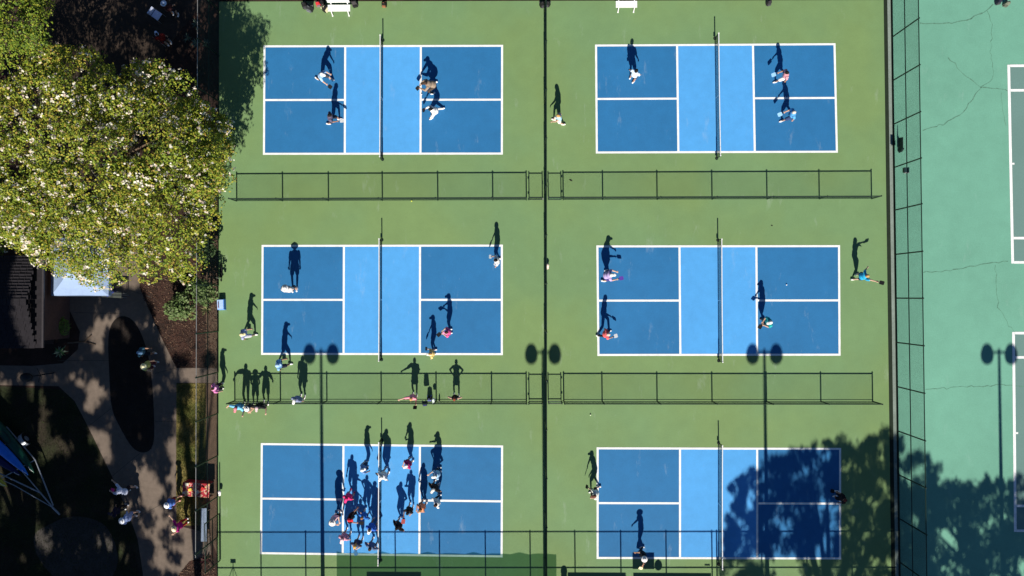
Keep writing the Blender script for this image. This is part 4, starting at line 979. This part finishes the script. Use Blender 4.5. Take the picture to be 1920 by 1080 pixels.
def person(px, py, face, pose, hgt, top, bot, head, label, skin=0, shoes=(235, 235, 235), pad=None, who=None, hand='r', dz=0):
    """top = (kind, rgb), bot = (kind, rgb), head = (kind, rgb, hair rgb)"""
    t = thing('person', label, 'person', G(px, py, .012 + dz), R(face), 'people on and around the courts'); k = hgt / 1.74; t.scale = (k * 1.07, k * 1.07, k)
    sk = SKIN[skin]; link('body', recol(pose_mesh(pose, 'body'), sk), t); J = POSEJ[pose]
    link('shirt', recol(pose_mesh(pose, top[0]), cloth(top[1])), t); link(bot[0] if bot[0] != 'pants' else 'trousers', recol(pose_mesh(pose, bot[0]), cloth(bot[1])), t)
    for s in (1, -1):
        o = link('shoe', recol(shared('shoe', lambda: remeshed(shoe_me(), 'shoe', .012, 260, SKIN[0])), cloth(shoes)), t, J['an', s] - Vector((.03, 0, .045))); o.rotation_euler = (0, 0, s * .15)
    def onhead(name, me): o = link(name, me, t, J['head']); o.rotation_euler = (0, J['hpitch'], 0); return o
    kind, hc, hair = head; long = kind.endswith('+'); kind = kind.rstrip('+')
    onhead('hair', recol(shared(('hair', long), lambda: remeshed(hair_me(long), 'hair', .012, 600, SKIN[0])), cloth(hair)))
    if kind in HEADW: onhead({'cap': 'cap', 'bucket': 'sun_hat', 'visor': 'visor'}[kind], recol(shared(kind, lambda: HEADW[kind]().mesh(kind, SKIN[0], True)), cloth(hc)))
    def eye(): m = MB(); m.ball((0, 0, 0), .012, 8, 6); return m.mesh('eye', [mat('eye_dark', (.03, .025, .02), .3, noise=[(20, .1)])], True)
    def mouth(): m = MB(); m.ball((0, 0, 0), (.008, .024, .006), 8, 4); return m.mesh('mouth', [mat('lips', (.30, .09, .08), .5, noise=[(20, .1)])], True)
    H = Matrix.Rotation(J['hpitch'], 3, 'Y')
    for s in (1, -1): link('eye', shared('eye', eye), t, J['head'] + H @ Vector((.085, s * .032, .018)))
    link('mouth', shared('mouth', mouth), t, J['head'] + H @ Vector((.087, 0, -.06)))
    if pad:
        s = -1 if hand == 'r' else 1; M = Matrix.Translation(t.location) @ Euler((0, 0, R(face))).to_matrix().to_4x4() @ Matrix.Scale(k, 4)
        w = M @ (J['wr', s] + J['fd', s] * .07); d = (M.to_3x3() @ J['fd', s]).normalized(); paddle(f'{pad[0]} paddle held by {who}', w, d, pad[1])
W_, B_, G_ = (236, 236, 236), (20, 20, 24), (120, 124, 132)
BR, BL, BK, GY = (70, 45, 30), (190, 150, 95), (24, 20, 18), (150, 145, 140)
BLKP, WHP, REDP, BLUP = ('black', (24, 24, 28)), ('white', (225, 228, 230)), ('red', (170, 40, 50)), ('blue', (60, 110, 150))
# upper left court
person(609, 149, -25, 'lunge', 1.70, ('tee', (165, 200, 235)), ('shorts', (60, 62, 70)), ('cap', W_, BR), 'player lunging in pale blue shirt and white cap, upper left court', 2, pad=BLKP, who='the lunging player at upper left')
person(627, 228, 5, 'stride', 1.72, ('tee', (92, 88, 112)), ('shorts', (40, 40, 52)), ('hair', None, BK), 'player in grey purple shirt stepping to the net, upper left court', 1, pad=WHP, who='the grey purple shirted player at upper left')
person(814, 165, 190, 'crouch', 1.78, ('long', (150, 132, 115)), ('pants', (70, 60, 52)), ('cap', (70, 52, 40), BR), 'crouching player in tan jacket and brown cap, upper left court', 0, pad=BLKP, who='the crouching player in tan')
person(819, 213, 200, 'lunge', 1.68, ('long', (240, 238, 236)), ('pants', (236, 234, 230)), ('hair+', None, BK), 'dark haired player dressed all in white, upper left court', 0, pad=BLKP, who='the player dressed all in white')
# upper right court
person(1185, 149, 60, 'stand2', 1.72, ('tee', (205, 225, 245)), ('shorts', (60, 66, 82)), ('hair', None, BK), 'lone player in pale shirt on the left of the upper right court', 1, pad=BLKP, who='the lone player at upper right', hand='l')
person(1463, 150, 185, 'stride', 1.66, ('tee', (215, 150, 160)), ('shorts', (238, 238, 238)), ('hair', None, BK), 'dark haired player in dusty pink shirt, upper right court', 1, pad=('pale blue', (150, 200, 240)), who='the dusty pink shirted player')
person(1475, 222, 190, 'stride', 1.74, ('tee', (90, 165, 225)), ('shorts', (50, 70, 110)), ('hair', None, (205, 200, 192)), 'grey haired player in sky blue shirt, upper right court', 0, pad=('pale blue', (150, 200, 240)), who='the grey haired player in sky blue')
person(1047, 229, 170, 'walk', 1.66, ('tank', (175, 215, 235)), ('shorts', (236, 232, 226)), ('hair+', None, BL), 'fair haired person in pale top walking beside the middle fence', 2, shoes=(245, 240, 235))
# middle left court
person(553, 543, 95, 'stand', 1.98, ('tee', (206, 200, 198)), ('shorts', (62, 66, 80)), ('bucket', W_, GY), 'tall man standing still in white sun hat, middle left court', 0)
person(933, 490, 190, 'stand2', 1.70, ('tee', (240, 238, 238)), ('shorts', (232, 230, 230)), ('hair', None, BK), 'black haired player in white at the right baseline, middle left court', 0, pad=WHP, who='the black haired player in white')
person(534, 681, 10, 'walk', 1.80, ('tee', (130, 180, 225)), ('shorts', (38, 40, 62)), ('cap', (170, 205, 235), BR), 'player in light blue shirt and cap walking below the left service box', 1, pad=BLKP, who='the light blue shirted walker')
person(844, 621, 185, 'folded', 1.62, ('tee', (235, 95, 155)), ('shorts', (120, 20, 60)), ('visor', (240, 150, 190), BR), 'player in bright pink shirt and pink visor, middle left court', 2, pad=BLKP, who='the pink visored player')
person(814, 660, 190, 'stand2', 1.60, ('tee', (238, 205, 130)), ('shorts', (200, 160, 90)), ('visor', (240, 236, 225), BL), 'player in pale yellow shirt at the bottom of the middle left court', 2, pad=BLKP, who='the pale yellow shirted player')
person(469, 625, 5, 'walk', 1.76, ('tee', (165, 172, 205)), ('shorts', (206, 206, 212)), ('cap', (230, 220, 170), GY), 'player in grey lilac shirt walking left of the middle left court', 0, pad=BLKP, who='the walker in grey lilac')
person(417, 724, 20, 'stand2', 1.62, ('tee', (225, 130, 190)), ('shorts', (50, 40, 60)), ('visor', (240, 170, 210), BR), 'person in pink standing against the west fence by the side path', 2)
# middle right court
person(1134, 517, 0, 'ready', 1.84, ('tee', (186, 166, 218)), ('shorts', (70, 60, 120)), ('cap', W_, GY), 'player in pale purple shirt and white cap, middle right court', 2, pad=('purple', (90, 60, 160)), who='the pale purple shirted player')
person(1132, 625, 5, 'stride', 1.70, ('tee', (240, 105, 110)), ('pants', (44, 40, 52)), ('hair', None, (220, 190, 180)), 'player in coral shirt stepping forward, middle right court', 0, pad=WHP, who='the coral shirted player')
person(1430, 602, 200, 'folded', 1.76, ('tee', (40, 165, 165)), ('shorts', (24, 60, 66)), ('cap', W_, BR), 'player in teal shirt and white cap, middle right court', 0, shoes=(60, 64, 70), pad=BLKP, who='the teal shirted player')
person(1603, 519, 15, 'over', 1.68, ('tee', (45, 170, 215)), ('shorts', (40, 66, 96)), ('hair', None, BL), 'player in turquoise shirt with one arm raised, right of the middle court', 2, pad=BLKP, who='the turquoise shirted player')
# spectators at the lower low fence
person(462, 756, 255, 'elbow', 1.76, ('tee', (120, 195, 235)), ('pants', (206, 180, 150)), ('cap', (210, 130, 140), BR), 'spectator in sky blue with elbow out, leftmost at the lower fence', 2, dz=0)
person(479, 758, 270, 'folded', 1.52, ('tank', (60, 62, 74)), ('shorts', (40, 40, 50)), ('bucket', (236, 234, 230), BK), 'small spectator in white rimmed hat between two taller ones', 0)
person(499, 755, 262, 'rail', 1.66, ('tee', (26, 26, 32)), ('shorts', (40, 40, 46)), ('cap', (215, 185, 190), BR), 'spectator in black shirt with both hands raised, at the lower fence', 2)
person(568, 743, 250, 'stand', 1.74, ('tee', (130, 140, 172)), ('shorts', (196, 196, 206)), ('cap', (240, 236, 234), BR), 'spectator in slate grey standing alone at the lower fence', 2)
person(778, 740, 262, 'reach', 1.62, ('tee', (240, 150, 165)), ('skirt', (96, 62, 76)), ('hair', None, BL), 'spectator in salmon pink reaching along the lower fence', 2, pad=BLKP, who='the spectator in salmon pink', hand='l')
person(856, 741, 268, 'hips', 1.56, ('tank', (20, 20, 24)), ('skirt', (90, 104, 124)), ('hair+', None, (130, 66, 44)), 'auburn haired spectator in black top, hands on hips, lower fence', 2)
# crowd on the lower left court
person(688, 871, 20, 'stand2', 1.66, ('tee', (110, 150, 205)), ('shorts', (50, 66, 100)), ('cap', W_, BR), 'player in mid blue shirt and white cap, uppermost left in the crowd', 1)
person(726, 882, 230, 'stand2', 1.80, ('tee', (235, 238, 240)), ('shorts', (70, 110, 160)), ('cap', W_, GY), 'person in white shirt and cap just right of the net', 0, pad=BLKP, who='the person in white right of the net')
person(771, 862, 215, 'folded', 1.62, ('tee', (170, 35, 110)), ('shorts', (84, 20, 56)), ('cap', (240, 226, 232), BR), 'person in magenta shirt and white cap, top right of the crowd', 2)
person(824, 881, 200, 'phone', 1.66, ('tee', (165, 205, 240)), ('pants', (40, 44, 64)), ('cap', W_, BR), 'person in pale blue shirt holding a phone, right of the crowd', 2)
person(819, 905, 235, 'hips', 1.66, ('tee', (24, 22, 26)), ('shorts', (28, 26, 30)), ('cap', (226, 222, 214), BK), 'person in black shirt and pale cap behind the pale blue one', 1)
person(824, 933, 205, 'stand2', 1.70, ('long', (240, 240, 240)), ('pants', (30, 32, 46)), ('hair', None, BR), 'brown haired person in long white shirt, rightmost of the crowd', 0)
person(796, 941, 225, 'folded', 1.70, ('tank', (240, 150, 110)), ('shorts', (40, 36, 44)), ('hair', None, (120, 90, 50)), 'person in orange top standing on the kitchen line', 1)
person(772, 947, 250, 'phone', 1.56, ('tee', (30, 28, 34)), ('shorts', (60, 50, 58)), ('hair', None, BK), 'shorter person in black, upper of the two dark figures', 1, pad=('coral', (240, 120, 110)), who='the shorter person in black')
person(753, 975, 225, 'hips', 1.66, ('tee', (16, 16, 20)), ('shorts', (26, 24, 28)), ('hair', None, BK), 'broad person in black, lower of the two dark figures', 1)
person(635, 962, 320, 'folded', 1.86, ('tee', (232, 196, 206)), ('shorts', (44, 44, 58)), ('bucket', (240, 236, 232), GY), 'tall man in pale pink shirt and sun hat, far left of crowd', 2)
person(661, 922, 250, 'stand2', 1.62, ('tee', (235, 50, 120)), ('shorts', (70, 84, 104)), ('cap', (240, 60, 130), BR), 'woman in hot pink shirt and hot pink cap', 2, shoes=(190, 60, 110))
person(665, 960, 350, 'point', 1.70, ('tee', (34, 24, 26)), ('shorts', (40, 34, 38)), ('cap', (215, 40, 50), BR), 'person in black shirt and red cap in the crowd', 1, pad=BLKP, who='the red capped person')
person(654, 995, 250, 'stand2', 1.70, ('tee', (205, 150, 170)), ('shorts', (60, 40, 62)), ('cap', (250, 215, 220), BR), 'person in dusty rose shirt and pink cap, lower left of crowd', 2)
person(677, 1007, 255, 'folded', 1.68, ('tee', (66, 70, 92)), ('shorts', (40, 42, 56)), ('hair+', None, (215, 165, 85)), 'blond person in slate shirt near the bottom of the crowd', 2, pad=BLUP, who='the blond person in slate')
person(704, 1012, 245, 'hips', 1.68, ('tee', (86, 108, 142)), ('shorts', (60, 70, 96)), ('hair', None, (64, 46, 34)), 'brown haired person in steel blue, arms akimbo, bottom of crowd', 2)
person(704, 977, 250, 'stand2', 1.74, ('tee', (50, 105, 205)), ('shorts', (30, 50, 110)), ('visor', W_, (70, 60, 56)), 'man in royal blue shirt and white visor beside the net', 1)
person(689, 957, 240, 'hips', 1.54, ('tee', (45, 110, 195)), ('shorts', (30, 60, 120)), ('hair', None, (140, 100, 66)), 'shorter brown haired person in bright blue behind the visor', 2, shoes=(150, 190, 230))
# lower right court
person(1115, 917, 188, 'swing', 1.70, ('tee', (238, 236, 226)), ('shorts', (40, 40, 48)), ('cap', (110, 70, 58), BR), 'player in cream shirt stepping over the left baseline, lower right court', 2, pad=BLKP, who='the player in cream shirt')
person(1202, 1030, 200, 'point', 1.70, ('tee', (22, 24, 34)), ('pants', (26, 28, 38)), ('bucket', W_, GY), 'person in dark clothes and white sun hat at the bottom line', 1, pad=('cream', (235, 225, 175)), who='the person in white sun hat', hand='l')
person(1566, 925, 185, 'stand2', 1.62, ('tee', (34, 22, 26)), ('shorts', (24, 24, 32)), ('hair', None, (90, 44, 36)), 'dark dressed player in the tree shade at the right baseline', 1, pad=BLKP, who='the player in the tree shade')
# people on the path and lawn
person(282, 657, 350, 'walk', 1.70, ('tee', (52, 96, 120)), ('shorts', (30, 40, 52)), ('cap', (110, 150, 190), BR), 'person in dark teal shirt walking by the island bed', 1)
person(292, 682, 340, 'stand2', 1.66, ('tee', (190, 190, 110)), ('shorts', (90, 40, 50)), ('bucket', (235, 232, 190), BR), 'person in olive yellow and cream hat beside the island bed', 2)
person(248, 915, 160, 'bend', 1.66, ('tee', (215, 222, 245)), ('shorts', (30, 32, 46)), ('cap', (200, 50, 130), BR), 'person in white striped top and magenta cap on the path', 2)
person(257, 962, 170, 'stand2', 1.72, ('long', (165, 185, 235)), ('shorts', (150, 170, 220)), ('bucket', (230, 236, 250), GY), 'person in pale blue with white hat, lower on the path', 2)
person(236, 950, 175, 'stand2', 1.60, ('tee', (26, 26, 50)), ('pants', (22, 22, 32)), ('cap', (40, 40, 60), BK), 'person in navy half lost in shade at the path edge', 1)
person(337, 934, 190, 'stand2', 1.64, ('tee', (90, 130, 210)), ('shorts', (170, 60, 60)), ('bucket', (240, 240, 250), GY), 'person in blue shirt and white hat at the grass edge', 0, shoes=(230, 170, 160))
person(351, 976, 200, 'reach', 1.66, ('tee', (190, 30, 130)), ('pants', (190, 50, 50)), ('bucket', (240, 225, 190), BL), 'person in magenta top and red trousers on the grass strip', 2)
person(330, 27, 100, 'stand2', 1.66, ('tee', (60, 30, 34)), ('shorts', (40, 36, 44)), ('bucket', (205, 222, 250), GY), 'person in white sun hat in the shade at top left', 0)
person(318, 82, 120, 'stand', 1.62, ('tee', (120, 26, 24)), ('shorts', (30, 30, 40)), ('visor', (215, 225, 255), BK), 'person in dark red and white visor in the shade at top left', 0)
